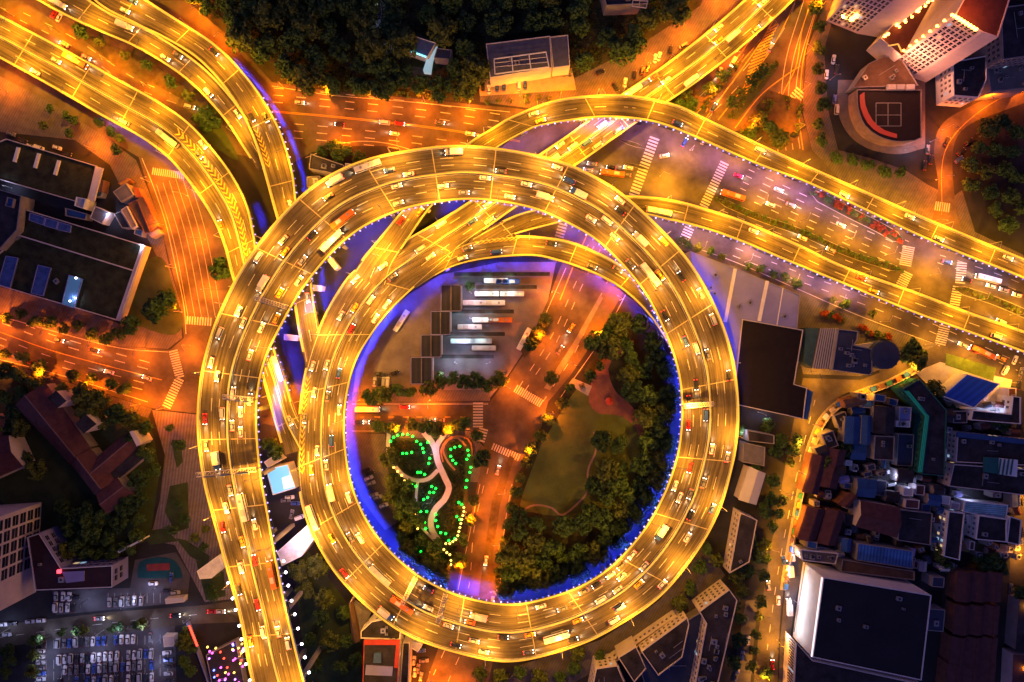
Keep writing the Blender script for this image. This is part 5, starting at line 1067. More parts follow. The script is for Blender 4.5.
bld('apartment_building', 'small black roofed block at the alley mouth', [(1009, 516), (1021, 520), (1019, 545), (1006, 542)], 9, wall_white, roof_dark)
bld('glass_roof', 'turquoise lit corrugated roof above the alley houses', [(965, 501), (1008, 505), (1006, 519), (963, 512)], 8, wall_white, mat('aqua_sheet', (.25, .5, .6), .5, .4, .3, wave=(1.5, 1, .5)), para=.2)
sheet('yard', [(960, 541), (1000, 545), (997, 551), (985, 556), (958, 550)], .1, mat('olive_yard', (.12, .14, .06)))
gable('house', 'large maroon roofed house with pink gable', [(861, 501), (899, 508), (896, 537), (856, 526)], 10, 3, wall_pink, roof_maroon)
bld('house', 'black roofed house right of the maroon gabled one', [(899, 509), (932, 513), (930, 545), (897, 540)], 9, wall_grey, roof_dark)
bs = bld('corrugated_shed', 'long shed with blue and lilac corrugated roof above the great hall', [(858, 543), (913, 551), (913, 569), (856, 560)], 9, wall_grey, mat('blue_corrugated', (.06, .2, .55), .5, .4, .12, wave=(.12, 1.6, .5)), para=.2)
bld('shed', 'dark flat roof between the corrugated shed and the great hall', [(842, 559), (914, 571), (914, 580), (840, 571)], 8, wall_grey, roof_brown, cat='shed')
bld('shop_row', 'cluttered white edged shop roofs at the corner of the market street', [(800, 549), (838, 553), (835, 564), (802, 560)], 9, wall_white, roof_grey, units=8)
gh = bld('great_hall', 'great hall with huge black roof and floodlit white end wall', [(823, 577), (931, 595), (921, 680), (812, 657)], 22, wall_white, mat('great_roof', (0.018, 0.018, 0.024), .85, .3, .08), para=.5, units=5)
wl_ = lightat('wall_wash', 784, 602, 3, (.80, .86, 1.0), 2600, 1.5, gh, (0, R(-112), R(-8)), 120); wl_.data.shape = 'RECTANGLE'; wl_.data.size = 1.0; wl_.data.size_y = 36
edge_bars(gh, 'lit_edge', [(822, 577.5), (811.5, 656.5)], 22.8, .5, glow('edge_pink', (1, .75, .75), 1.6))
edge_bars(gh, 'wall_band', [(805.5, 562), (794, 632)], 3, .4, steel)
bld('low_hall', 'dark low hall with striped end wall below the great hall', [(796, 642), (812, 660), (921, 684), (921, 720), (792, 720)], 13, wall_pink, roof_dark, para=.4, win=(.6, 6, 1.4, 9), units=3)
# rows of terraced houses at the lower right
k = 0
for x0, y0, x1, y1, lb in ((958, 572, 1003, 575, 'top'), (956, 605, 1000, 608, 'second'), (952, 637, 998, 641, 'third'), (948, 664, 996, 669, 'lowest')):
    for s_, sd in ((0, 'left'), (1, 'middle'), (2, 'right')):
        dx = (x1 - x0) / 3; a = x0 + dx * s_; gable('terraced_house', '%s maroon tiled terraced house of the %s row beside the alley' % (sd, lb), [(a, y0), (a + dx - .6, y0 + 1), (a + dx - 3, y0 + 29), (a - 3, y0 + 28)], 8, 1.8, wall_brick, roof_maroon, group='terraced houses beside the alley')
gable('terraced_house', 'dark house at the right edge beyond the alley', [(1020, 600), (1050, 600), (1050, 650), (1016, 650)], 8, 2, wall_grey, roof_dark)
gable('terraced_house', 'pale ridged house at the lower right corner', [(1014, 655), (1050, 655), (1050, 700), (1012, 700)], 8, 2, wall_pink, roof_maroon)
# --- old quarter: many small houses, packed by hand-tuned rows
OLD = []
def free(px, py, r):
    for l in BL:
        if (l[0] - px) ** 2 + (l[1] - py) ** 2 < (l[2] + r) ** 2: return False
    return True
hq = random.Random(21)
rows = [(815, 474, 15, 40, 'm'), (832, 468, 18, 40, 'm'), (811, 524, 17, 34, 'm'), (831, 527, 18, 36, 'm'), (848, 500, 9, 14, 'd')]
for x, y, w_, l_, kk in rows:
    a = R(-12); c, s_ = math.cos(a), math.sin(a); f = lambda u, v: (x + u * c - v * s_ * -1, y + v * c + u * s_ * -1 + 0)
    gable('old_house', 'long %s tiled lane house beside the market street' % ('maroon' if kk == 'm' else 'dark'), [(x - w_ / 2 + 5, y - l_ / 2), (x + w_ / 2 + 5, y - l_ / 2 + 3), (x + w_ / 2 - 5, y + l_ / 2), (x - w_ / 2 - 5, y + l_ / 2 - 3)], 8, 2, wall_brick, roof_maroon, group='old lane houses')
specs = [(855, 402, 20, 8, -12, 'r'), (868, 404, 12, 8, 5, 'b'), (880, 398, 11, 7, 8, 'b'), (862, 396, 9, 6, 0, 'd'), (893, 402, 9, 7, 10, 'b'), (858, 412, 12, 8, 0, 'b'), (852, 430, 14, 26, 3, 'b'), (866, 430, 9, 28, 3, 'b'), (858, 452, 14, 14, 3, 'b'), (884, 420, 20, 26, 3, 'd'),
         (884, 448, 20, 24, 3, 'd'), (905, 414, 12, 14, 3, 'l'), (903, 424, 14, 6, 3, 'w'), (905, 450, 16, 32, 3, 'b2'), (905, 476, 14, 12, 3, 'd'), (866, 488, 18, 17, 5, 'b'), (880, 488, 12, 15, 5, 'b2'), (892, 497, 12, 10, 5, 'd'), (920, 490, 9, 10, 5, 'p'), (908, 492, 10, 8, 5, 'w'),
         (912, 504, 14, 9, 5, 'p'), (848, 486, 8, 6, 5, 'b'), (840, 470, 9, 8, 0, 'd'), (830, 440, 12, 16, -20, 'd'), (842, 420, 12, 14, -20, 'd'), (822, 452, 10, 10, -20, 'd'), (934, 500, 12, 10, 8, 'b'), (945, 500, 10, 8, 8, 'w'), (938, 490, 9, 8, 0, 'd'), (955, 506, 9, 7, 5, 'w'),
         (926, 508, 9, 8, 6, 'b'), (850, 505, 8, 8, 0, 'd'), (812, 545, 10, 7, 10, 'b'), (822, 550, 9, 6, 10, 'w'), (846, 545, 9, 12, 5, 'b'), (942, 428, 8, 14, 0, 'd'), (948, 398, 8, 6, 20, 'd'), (948, 415, 12, 12, 0, 'd'), (960, 417, 14, 12, 0, 'd'), (944, 440, 6, 10, 0, 'b'), (943, 455, 6, 12, 0, 'w'), (941, 470, 7, 12, 0, 'l'),
         (938, 582, 12, 10, 5, 'b2'), (936, 620, 16, 22, 5, 'b2'), (850, 520, 8, 10, 0, 'd'), (1012, 395, 8, 14, 0, 'p'), (1016, 500, 8, 14, 0, 'b')]
RM = {'r': (wall_brick, roof_brown, 'red brown'), 'b': (wall_grey, roof_blue, 'blue sheet'), 'b2': (wall_grey, roof_navy, 'navy'), 'd': (wall_grey, roof_dark, 'black flat'), 'w': (wall_white, roof_pale, 'white'), 'l': (wall_pink, lilac_m, 'lilac'), 'p': (wall_pink, roof_maroon, 'maroon')}
for x, y, w_, l_, an, kk in specs:
    a = R(an); c, s_ = math.cos(a), math.sin(a); q_ = [(x + u * c - v * s_, y + u * s_ + v * c) for u, v in ((-w_ / 2, -l_ / 2), (w_ / 2, -l_ / 2), (w_ / 2, l_ / 2), (-w_ / 2, l_ / 2))]; wm, rm, ds = RM[kk]
    if kk in 'bdr' and min(w_, l_) > 7 and hq.random() < .6: gable('old_house', '%s roofed old house with low pitch' % ds, q_, hq.uniform(5, 9), 1.2, wm, rm, group='small houses of the old quarter')
    else: bld('old_house', '%s roofed small old house' % ds, q_, hq.uniform(4, 9), wm, rm, para=.3, units=hq.choice([0, 1, 2]), group='small houses of the old quarter', cat='house')
FREG = [(792, 455), (830, 436), (850, 404), (900, 392), (925, 418), (945, 478), (952, 505), (960, 545), (955, 570), (938, 585), (905, 572), (860, 575), (800, 555), (812, 480)]
FREG2 = [(925, 470), (955, 400), (1024, 398), (1024, 560), (960, 560)]
kn = ['d', 'd', 'd', 'b2', 'p', 'p', 'l', 'w', 'b', 'r', 'p']
for reg, N_ in ((FREG, 900), (FREG2, 400)):
    for _ in range(N_):
        x = hq.uniform(min(p[0] for p in reg), max(p[0] for p in reg)); y = hq.uniform(min(p[1] for p in reg), max(p[1] for p in reg)); w_ = hq.uniform(4, 9); l_ = hq.uniform(4, 9); an = hq.choice([-14, -10, 4, 6, 8]); hh = hq.uniform(3, 6.5)
        a = R(an); c, s_ = math.cos(a), math.sin(a); q_ = [(x + u * c - v * s_, y + u * s_ + v * c) for u, v in ((-w_ / 2, -l_ / 2), (w_ / 2, -l_ / 2), (w_ / 2, l_ / 2), (-w_ / 2, l_ / 2))]
        ok = all(inside(u, v, reg) for u, v in q_); W_ = [P(u, v, hh) for u, v in q_ + [((q_[i][0] + q_[i - 1][0]) / 2, (q_[i][1] + q_[i - 1][1]) / 2) for i in range(4)] + [(x, y)]]
        if not ok or any(inside(v.x, v.y, f) for v in W_ for f in FOOT) or any(inside(fx, fy, [tuple(v[:2]) for v in W_[:4]]) for f in FOOT for fx, fy in f): continue
        kk = hq.choice(kn); wm, rm, ds = RM[kk]; shape = hq.choice(['lean to', 'narrow', 'squat', 'cluttered'])
        if hq.random() < .45: gable('old_house', '%s %s roofed cottage' % (shape, ds), q_, hh, 1.0, wm, rm, group='small houses of the old quarter')
        else: bld('old_house', '%s %s roofed small house' % (shape, ds), q_, hh, wm, rm, para=.25, units=hq.choice([0, 1, 1, 2]), group='small houses of the old quarter', cat='house')
# boundary wall and market stalls beside it
bw = thing('boundary_wall', 'gold lit boundary wall curving beside the market street', 'wall', tuple(P(810, 500, 0))); m = MB()
c = smooth_px([(787, 575), (793, 540), (800, 505), (808, 470), (816, 442), (828, 418), (850, 401), (889, 386), (917, 372)])
for a, b in zip(c, c[1:]): m.bar(P(*a, 1.3), P(*b, 1.3), .4, 2.6)
m.build('wall', mat('cream_wall', (.5, .42, .3)), bw)
path([(783, 590), (789, 550), (796, 512), (804, 470), (812, 440), (824, 416), (847, 398), (887, 383), (915, 369)], 6.5, .16, mat('cream_paving', (.30, .25, .17)), 'pavement')
c = smooth_px([(784, 585), (790, 548), (796, 512), (804, 470), (812, 440), (824, 416), (847, 398), (887, 383), (912, 370)], 8)
stc = [('blue', (.03, .12, .45)), ('cream', (.5, .4, .25)), ('orange', (.5, .14, .03)), ('white', (.6, .6, .6)), ('green', (.05, .25, .1)), ('brown', (.2, .1, .05)), ('yellow', (.55, .35, .04))]
for i, (a, b) in enumerate(zip(c, c[1:])):
    nm, cc = stc[(i * 5 + i // 3) % 7]; q = P(*a, 0); r_ = P(*b, 0); rz = math.atan2(r_.y - q.y, r_.x - q.x)
    t = thing('market_stall', '%s topped stall in the row along the boundary wall' % nm, 'market stall', (q.x, q.y, .04), 'stalls along the boundary wall')
    m = MB(); nn = Vector((-math.sin(rz), math.cos(rz), 0)) * 1.2
    p_ = q; m.box((p_.x, p_.y, 2.35), (2.9, 2.4, .18), rz, taper=.15); m.build('awning', mat('awning_' + nm, cc), t); m = MB(); m.box((p_.x, p_.y, .55), (2.4, 1.1, 1.0), rz); m.build('counter', roof_brown, t)
    for sx in (-1, 1):
        for sy in (-1, 1): m = MB(); v = Vector((math.cos(rz), math.sin(rz), 0)) * 1.25 * sx + Vector((-math.sin(rz), math.cos(rz), 0)) * 1.0 * sy; m.bar(Vector((p_.x, p_.y, .04)) + v, Vector((p_.x, p_.y, 2.3)) + v, .08); m.build('post', steel, t)
# --- top centre
pv = bld('pavilion', 'small blue lit pavilion in the dark wood', [(411, 35), (436, 43), (428, 57), (406, 49)], 8, wall_white, mat('pavilion_roof', (.07, .1, .22)), para=.3)
bld('pavilion', 'dark twin pavilion right of the blue lit one', [(437, 48), (452, 50), (450, 60), (434, 58)], 7, wall_grey, roof_navy, para=.3)
part_poly(pv, 'lit_stair', [(434, 44), (437, 45), (432, 58), (430, 71), (423, 70), (427, 58)], .1, 5, glow('lit_stair', (.55, .75, .85), .55)); edge_bars(pv, 'neon_edge', [(410, 51), (426, 57)], 8.9, .5, glow('cyan_neon', (.2, .8, 1), 3))
sheet('path', [(413, 66), (424, 68), (432, 72), (428, 84), (420, 92), (410, 84)], .1, paving, True); sheet('path', [(376, -10), (382, -10), (384, 30), (382, 48), (376, 46), (378, 20)], .1, paving_grey, True)
fr_ = bld('framed_hall', 'grey blue hall carrying a white steel frame on its roof', [(486, 44), (550, 36), (552, 68), (490, 78)], 12, wall_pink, mat('hall_roof', (.08, .085, .13)), units=3, para=.3)
bld('hall_extension', 'lower extension of the framed hall with one blue corner', [(550, 37), (568, 35), (570, 66), (553, 68)], 11, wall_pink, mat('hall_roof', (.08, .085, .13)), para=.3)
fm = MB(); Z = 15
def fb_(pts, w_=.28):
    for a, b in zip(pts, pts[1:]): fm.bar(P(*a, Z), P(*b, Z), w_)
fb_([(494, 59), (546, 52), (549, 67), (495, 74), (494, 59)], .45); fb_([(494, 63), (547, 57)], .15); fb_([(495, 67), (548, 62)], .15)
for k in range(1, 3): fb_([(494 + 17.5 * k, 59 - 2.3 * k), (495 + 18 * k, 74 - 2.3 * k)], .45)
for k in range(4): fm.bar(P(494 + 17.4 * k, 59 - 2.3 * k, 12), P(494 + 17.4 * k, 59 - 2.3 * k, Z), .4); fm.bar(P(495 + 17.8 * k, 74 - 2.3 * k, 12), P(495 + 17.8 * k, 74 - 2.3 * k, Z), .4)
fm.build('roof_frame', wall_white, fr_)
bx = bld('dark_block', 'dark block at the very top with a pale steel grid', [(600, -20), (640, -20), (648, 4), (606, 6)], 10, wall_grey, roof_dark, units=2); edge_bars(bx, 'steel_grid', [(633, 0), (648, 1), (646, 8), (632, 6), (633, 0)], 12, .4, wall_pink); edge_bars(bx, 'steel_grid', [(640, 0), (639, 7)], 12, .3, wall_pink)
bld('garden_house', 'dark roofed house tucked between the overpasses at the upper left', [(311, 154), (344, 165), (345, 176), (309, 169)], 9, wall_grey, roof_dark, units=3)
bld('garden_house', 'pale flat roofed annex beside the dark roofed house', [(345, 163), (366, 166), (362, 172), (346, 177)], 7, wall_white, roof_pale, para=.2)
bld('garden_house', 'small grey roofed hut in front of the dark roofed house', [(307, 177), (320, 176), (321, 187), (307, 187)], 6, wall_grey, roof_grey, units=1)
bld('service_hut', 'tiny white slab hut in the blue lit gap of the loop', [(327, 260), (331, 257), (339, 267), (335, 270)], 5, wall_white, roof_pale, para=.2, cat='hut')
for x, y in ((308, 287), (284, 337)):
    bld('service_hut', 'white service hut beside the pier in the gap of the loop', [(x, y - 3), (x + 15, y - 1), (x + 14, y + 4), (x, y + 3)], 5, wall_white, roof_pale, para=.2, cat='hut')
# --- bus station
bus_b = thing('bus_terminal', 'stepped navy roofed bus terminal with four platform canopies', 'building', tuple(P(435, 335, 0)))
for q_ in ([(441, 285), (461, 285), (461, 311), (441, 311)], [(431, 311.5), (450, 311.5), (450, 334.5), (431, 334.5)], [(421, 335), (441, 335), (441, 357), (421, 357)], [(411, 357.5), (432, 357.5), (432, 384), (411, 384)]):
    xy = ccw([tuple(P(x, y, 8)[:2]) for x, y in q_]); m = MB(); m.prism(xy, 0, 8, cap=False); m.build('wall', wall_pink, bus_b); m = MB(); m.prism(offset(xy, .3), 8.0, 8.25); m.build('roof', mat('terminal_roof', (.028, .03, .045), .8, .2, .2, wave=(0, 2.4, .3)), bus_b)
    m = MB(); xc = (q_[0][0] + q_[1][0]) / 2; a = P(xc, q_[0][1] + 1, 8.5); b = P(xc, q_[2][1] - 1, 8.5); m.bar(a, b, .5, .4); m.build('roof_ridge', roof_grey, bus_b)
    edge_bars(bus_b, 'roof_rim', q_ + q_[:1], 8.35, .3, lilac_m)
for x0, x1, y, cm in ((454, 550, 274, roof_green), (476, 537, 287, roof_dark), (452, 514, 311.5, roof_dark), (446, 505, 334, roof_dark), (440, 494, 356.5, roof_dark)):
    t = thing('platform_canopy', 'long dark platform canopy of the bus station', 'canopy', tuple(P((x0 + x1) / 2, y, 0)), 'platform canopies'); m = MB(); m.prism([tuple(P(x, yy, 4.5)[:2]) for x, yy in ((x0, y - 2.1), (x1, y - 2.1), (x1, y + 2.1), (x0, y + 2.1))], 4.3, 4.6); m.build('roof', cm, t)
    edge_bars(t, 'rim', [(x0, y - 2.1), (x1, y - 2.1), (x1, y + 2.1), (x0, y + 2.1), (x0, y - 2.1)], 4.65, .14, roof_grey)
    for k in range(6): xx = x0 + 3 + (x1 - x0 - 6) * k / 5; m = MB(); p = P(xx, y, 0); m.bar(p, p + Vector((0, 0, 4.3)), .3); m.build('post', steel, t)
    for k in range(3):
        xx = x0 + (x1 - x0) * (k + .5) / 3 * .7; lightat('tube_light', xx, y + 5, 6.2, (.6, .95, .95), 230, 4.0, t)
LAND.append(('bus terminal', 436, 335)); LAND.append(('great loop', 469, 403))
# advertising mast & monument in the park, playground
t = thing('playground_tower', 'small pale play structure on the red path island', 'play structure', tuple(P(609, 401, 0))); m = MB(); q = P(609, 401, 0); m.cyl((q.x, q.y), 1.8, .05, 2.2, 8, r2=1.2); m.build('base', wall_pink, t); m = MB(); m.cyl((q.x, q.y), 2.0, 2.2, 3.6, 8, r2=.1); m.build('roof', red_m, t)
t = thing('park_statue', 'dark bronze plaque stone on the paved park entrance', 'monument', tuple(P(582, 386, 0))); m = MB(); q = P(582, 386, 0); m.box((q.x, q.y, .6), (2.6, 2.6, 1.0), .4, taper=.3); m.build('plinth', concrete_dark, t); m = MB(); m.cyl((q.x, q.y), .7, 1.1, 2.4, 8, r2=.3); m.build('figure', dark_steel, t)
rw = thing('red_wall', 'curved orange retaining wall in the garden', 'wall', tuple(P(462, 444, 0))); edge_bars(rw, 'wall', smooth_px([(443, 462), (441, 450), (447, 440), (457, 436), (468, 439), (472, 448), (472, 456)]), .9, .7, mat('orange_wall', (.4, .16, .05)))
# ================================================================ VEHICLES
def rounded(l, w_, r, n=3):
    out = []
    for sx, sy, a0 in ((1, 1, 0), (-1, 1, 90), (-1, -1, 180), (1, -1, 270)):
        for k in range(n + 1):
            a = R(a0 + 90 * k / n); out.append((sx * (l / 2 - r) + r * math.cos(a), sy * (w_ / 2 - r) + r * math.sin(a)))
    return out
CARP = {'white': (.7, .7, .7), 'silver': (.4, .41, .43), 'black': (.02, .02, .024), 'red': (.45, .02, .015), 'blue': (.03, .08, .35), 'yellow': (.7, .4, .02), 'grey': (.15, .15, .16), 'orange': (.6, .16, .02), 'green': (.05, .35, .08)}
tyre = mat('tyre', (.015, .015, .015), .9)
head_off = mat('headlight_off', (.5, .5, .52), .2); tail_off = mat('taillight_off', (.3, .02, .02), .3)
def vehicle(kind, colour, lit):
    L, W, Hh, cab = {'sedan': (4.7, 1.85, 1.45, (-.35, 2.4)), 'van': (5.2, 2.0, 2.0, (-.25, 4.0)), 'bus': (12, 2.55, 3.1, (0, 11.6)), 'truck': (8, 2.4, 3.0, (3.1, 1.6))}[kind]
    cat = {'sedan': 'car', 'van': 'van', 'bus': 'bus', 'truck': 'truck'}[kind]
    t = thing({'sedan': 'car', 'van': 'van', 'bus': 'bus', 'truck': 'truck'}[kind], colour + ' ' + cat, cat, (0, 0, -500)); ORG[t] = Vector((0, 0, 0)); pm = paint(colour, CARP[colour])
    if kind in ('sedan', 'van'):
        m = MB(); belt = .92 if kind == 'sedan' else 1.1
        m.prism(rounded(L, W, .45), .28, belt - .12, 0); m.prism(rounded(L - .05, W - .04, .5), belt - .12, belt, 0, inset=.1)
        for sx in (-1.4, 1.4):
            for sy in (-1, 1): m.box((sx, sy * (W / 2 - .14), .33), (.64, .22, .64), 0, 1)
        m.build('body', [pm, tyre], t); cx, cl = cab
        m = MB(); m.prism([(x + cx, y) for x, y in rounded(cl, W - .16, .3)], belt, Hh - .08, 0, inset=.28 if kind == 'sedan' else .16); m.build('windows', glass_dark, t)
        m = MB(); m.prism([(x + cx, y) for x, y in rounded(cl - (.62 if kind == 'sedan' else .4), W - .7 if kind == 'sedan' else W - .45, .2)], Hh - .08, Hh, 0, inset=.05); m.build('roof', pm, t)
    elif kind == 'bus':
        m = MB(); m.prism(rounded(L, W, .3), .35, 1.5, 0)
        for sx in (-3.6, 3.8):
            for sy in (-1, 1): m.box((sx, sy * (W / 2 - .16), .5), (1.0, .3, 1.0), 0, 1)
        m.build('body', [pm, tyre], t); m = MB(); m.prism(rounded(L - .06, W - .06, .3), 1.5, 2.6, 0); m.build('windows', glass_dark, t); m = MB(); m.prism(rounded(L, W, .3), 2.6, 3.0, 0, inset=.12); m.build('roof', pm, t)
        m = MB(); m.box((-2, 0, 3.12), (2.6, 1.6, .24)); m.build('roof_unit', roof_pale, t); m = MB(); m.box((3, 0, 3.08), (1.0, 1.0, .14)); m.build('roof_hatch', steel, t)
    else:
        m = MB(); m.box((2.9, 0, 1.35), (2.0, 2.3, 1.9), taper=.06); m.build('cab', pm, t); m = MB(); m.box((-1, 0, 1.95), (5.6, 2.4, 2.4)); m.build('cargo_box', mat('cargo_white', (.6, .6, .6)), t); m = MB(); m.box((0, 0, .6), (7.4, 1.0, .3), 0, 0)
        for sx in (-2.6, 2.7):
            for sy in (-1, 1): m.box((sx, sy, .45), (.9, .3, .9), 0, 0)
        m.build('chassis', tyre, t)
    if lit:
        bo_ = bpy.data.objects.new('headlight_beam', beam); COL.objects.link(bo_); bo_.parent = t; bo_.location = (L / 2 + .15, 0, .75); bo_.rotation_euler = (0, R(-76), 0)
    for sy in (-1, 1):
        z = .68 if kind != 'bus' else .8; m = MB(); m.box((L / 2 - .16, sy * (W / 2 - .34), z + .02), (.44, .40, .30)); m.build('headlight', head_m if lit else head_off, t)
        m = MB(); m.box((-L / 2 + .12, sy * (W / 2 - .32), z + .08), (.34, .44, .3)); m.build('taillight', tail_m if lit else tail_off, t)
    return t
beam = bpy.data.lights.new('headlight_beam', 'SPOT'); beam.energy = 2600; beam.color = (1, .86, .6); beam.spot_size = R(58); beam.spot_blend = .8; beam.shadow_soft_size = .25
VE = {}
def veh(kind, colour, lit):
    k = (kind, colour, lit)
    if k not in VE: VE[k] = vehicle(kind, colour, lit); index_kids()
    return VE[k]
vr = random.Random(12)
CW = ['white'] * 7 + ['silver'] * 4 + ['black'] * 3 + ['red'] + ['grey'] * 3 + ['blue', 'yellow', 'yellow', 'orange']
hours = ['twelve', 'one', 'two', 'three', 'four', 'five', 'six', 'seven', 'eight', 'nine', 'ten', 'eleven']
ALLV = []
def put(kind, colour, pos, rz, where, grp, lit=True, pitch=0):
    v = veh(kind, colour, lit)
    place(v, tuple(pos), rz, label='%s %s %s' % (colour, {'sedan': 'car'}.get(kind, kind), where), cat={'sedan': 'car'}.get(kind, kind), group=grp, rot=(0, -pitch, rz))
def on_road(rd, d, u, sgn, where, grp, kind=None, col=None):
    q = rd.at(d, u); t = rd.dirn(d) * sgn; rz = math.atan2(t.y, t.x); px, py = unP(q)
    if not (-8 < px < 1032 and -8 < py < 690): return False
    for o in order:                                        # not where another deck passes over and hides it
        if o is rd: continue
        for i in range(0, o.n, 3):
            c = o.C[i]
            if c.z > q.z + 3:
                a, b = unP(c); wp = (o.L[i] - o.R[i]).length / 2 * F / (H - c.z)
                if (a - px) ** 2 + (b - py) ** 2 < (wp - 3) ** 2: return False
    for i in range(0, rd.n, 3):
        c = rd.C[i]
        if c.z > q.z + 6:
            a, b = unP(c); wp = (rd.L[i] - rd.R[i]).length / 2 * F / (H - c.z)
            if (a - px) ** 2 + (b - py) ** 2 < (wp - 3) ** 2: return False
    for e in ALLV:
        if (e[0] - q.x) ** 2 + (e[1] - q.y) ** 2 < e[2] ** 2 and abs(e[3] - q.z) < 3: return False
    kind = kind or ('sedan' if vr.random() < .72 else vr.choice(['van', 'van', 'van', 'bus', 'truck']))
    col = col or (vr.choice(CW) if kind == 'sedan' else vr.choice(['white', 'white', 'silver', 'orange' if kind == 'bus' else 'blue']))
    put(kind, col, (q.x, q.y, q.z + .03), rz, where, grp, True, math.asin(max(-1, min(1, t.z)))); ALLV.append((q.x, q.y, {'sedan': 5.6, 'van': 6.5, 'bus': 11, 'truck': 9}[kind] * .82, q.z)); return True
def clock(px, py): return hours[int(round(math.degrees(math.atan2(px - 469, 403 - py)) / 30)) % 12]
lanes_S = [(.13, -1, 'outermost'), (.28, -1, 'second outer'), (.42, -1, 'outer median'), (.58, 1, 'inner median'), (.72, 1, 'second inner'), (.87, 1, 'innermost')]
dS = {k: dnear(S, *v) for k, v in dict(j1a=(228, 455), j1b=(229, 400), j2a=(655, 540), j2b=(600, 585), j3a=(352, 350), j3b=(372, 310), split=(330, 440), end=(700, 60)).items()}
for u, sg, ln in lanes_S:
    d = 60 + vr.uniform(0, 20)
    while d < S.len - 10:
        px, py = unP(S.at(d, u)); jam = u > .5 and (dS['j1a'] < d < dS['j1b'] or dS['j2a'] < d < dS['j2b'] or dS['j3a'] < d < dS['j3b'])
        if d > dnear(S, 430, 240) and ln.startswith('second'): d += 10; continue
        loop = 'upper' if d < dnear(S, 512, 630) else 'lower'
        if d < dnear(S, 225, 500): where = 'in the %s lane of the lower left overpass' % ln
        elif d > dnear(S, 470, 215): where = 'in the %s lane of the northeast overpass' % ln
        else: where = 'in the %s lane at %s o\'clock on the %s loop' % (ln, clock(px, py), loop)
        on_road(S, d, u, sg, where, 'traffic on the elevated roads', kind='sedan' if jam else None)
        d += vr.uniform(7.0, 9.5) if jam else vr.uniform(11, 46)
for rd, us, nm, lo, hi in ((A, ((.28, 1), (.72, 1)), 'on the curving right ramp', 45, 110), (Cc, ((.28, 1), (.72, 1)), 'on the lower right ramp', 45, 120), (D, ((.28, 1), (.72, 1)), 'on the inner ring ramp', 16, 45),
                           (L1, ((.13, -1), (.36, -1), (.64, 1), (.87, 1)), 'on the wide left overpass', 35, 90), (L2, ((.28, 1), (.72, 1)), 'on the outer upper left ramp', 40, 90), (Qr, ((.28, 1), (.72, 1)), 'on the inner upper left ramp', 25, 70)):
    for k, (u, sg) in enumerate(us):
        d = vr.uniform(20, 50)
        while d < rd.len - 12:
            on_road(rd, d, u, sg, nm, 'traffic on the elevated roads'); d += vr.uniform(lo, hi)
def ground_cars(rows, where, grp, lit):
    for kind, col, x, y, ang in rows:
        q = P(x, y, 0); put(kind, col, (q.x, q.y, .06), R(ang), where, grp, lit)
ground_cars([('sedan', 'silver', 300, 103, -6), ('sedan', 'white', 395, 134, 172), ('van', 'white', 385, 123, 175), ('sedan', 'grey', 440, 123, -8), ('sedan', 'white', 470, 134, -10), ('sedan', 'red', 400, 124, -8), ('sedan', 'black', 340, 125, 174), ('van', 'silver', 190, 107, -15), ('sedan', 'white', 87, 58, -25), ('sedan', 'silver', 65, 45, 155), ('sedan', 'white', 48, 56, -25)], 'on the orange ring road', 'traffic on the streets', True)
ground_cars([('sedan', 'red', 55, 14, 60), ('sedan', 'white', 60, 18, 60)], 'between the upper left ramps', 'traffic on the streets', True)
ground_cars([('sedan', 'silver', 148, 378, 160), ('sedan', 'grey', 60, 340, -15), ('sedan', 'white', 110, 372, 165), ('sedan', 'black', 95, 350, -15), ('sedan', 'red', 30, 362, 165)], 'on the left avenue', 'traffic on the streets', True)
ground_cars([('sedan', 'blue', 684, 143, 60), ('sedan', 'white', 664, 156, 10), ('bus', 'orange', 612, 174, 172), ('sedan', 'silver', 592, 164, 172), ('sedan', 'black', 611, 168, 172), ('sedan', 'silver', 588, 170, 172), ('sedan', 'white', 628, 168, 172), ('sedan', 'grey', 626, 175, 172), ('sedan', 'red', 738, 176, -20), ('bus', 'orange', 732, 196, 162), ('sedan', 'white', 778, 190, -22), ('sedan', 'silver', 790, 205, -22), ('sedan', 'white', 770, 205, 158)], 'at the big crossing', 'traffic on the streets', True)
ground_cars([('sedan', 'blue', 946, 262, -12), ('bus', 'white', 986, 279, 165), ('sedan', 'white', 990, 286, 165), ('sedan', 'silver', 1003, 290, 165), ('sedan', 'white', 1016, 295, 165), ('sedan', 'black', 966, 280, 165), ('sedan', 'white', 802, 238, 155), ('sedan', 'silver', 830, 250, 155), ('sedan', 'white', 840, 225, -25), ('van', 'white', 1000, 322, 155), ('bus', 'orange', 980, 352, 155), ('sedan', 'red', 972, 350, 155), ('van', 'white', 990, 356, 155), ('sedan', 'silver', 962, 345, 155), ('sedan', 'yellow', 1000, 358, 155)], 'on the wide boulevard', 'traffic on the streets', True)
ground_cars([('bus', 'white', 368, 409, 0), ('sedan', 'black', 359, 422, 0), ('sedan', 'red', 405, 407, 0), ('sedan', 'grey', 440, 420, 180), ('sedan', 'black', 374, 422, 180), ('sedan', 'silver', 498, 470, 75), ('sedan', 'white', 486, 560, -100), ('sedan', 'yellow', 571, 328, -125), ('sedan', 'grey', 560, 350, 55)], 'on the inner streets', 'traffic on the streets', True)
ground_cars([('van', 'white', 733, 62, -115), ('sedan', 'blue', 713, 108, 60), ('sedan', 'white', 719, 72, -115), ('sedan', 'silver', 770, 48, 65)], 'on the northeast slip roads', 'traffic on the streets', True)
ground_cars([('sedan', 'red', 772, 664, 90), ('truck', 'blue', 789, 568, 95), ('van', 'white', 792, 556, 95), ('sedan', 'silver', 768, 585, 95), ('truck', 'white', 788, 606, 92)], 'on the market street', 'traffic on the streets', True)
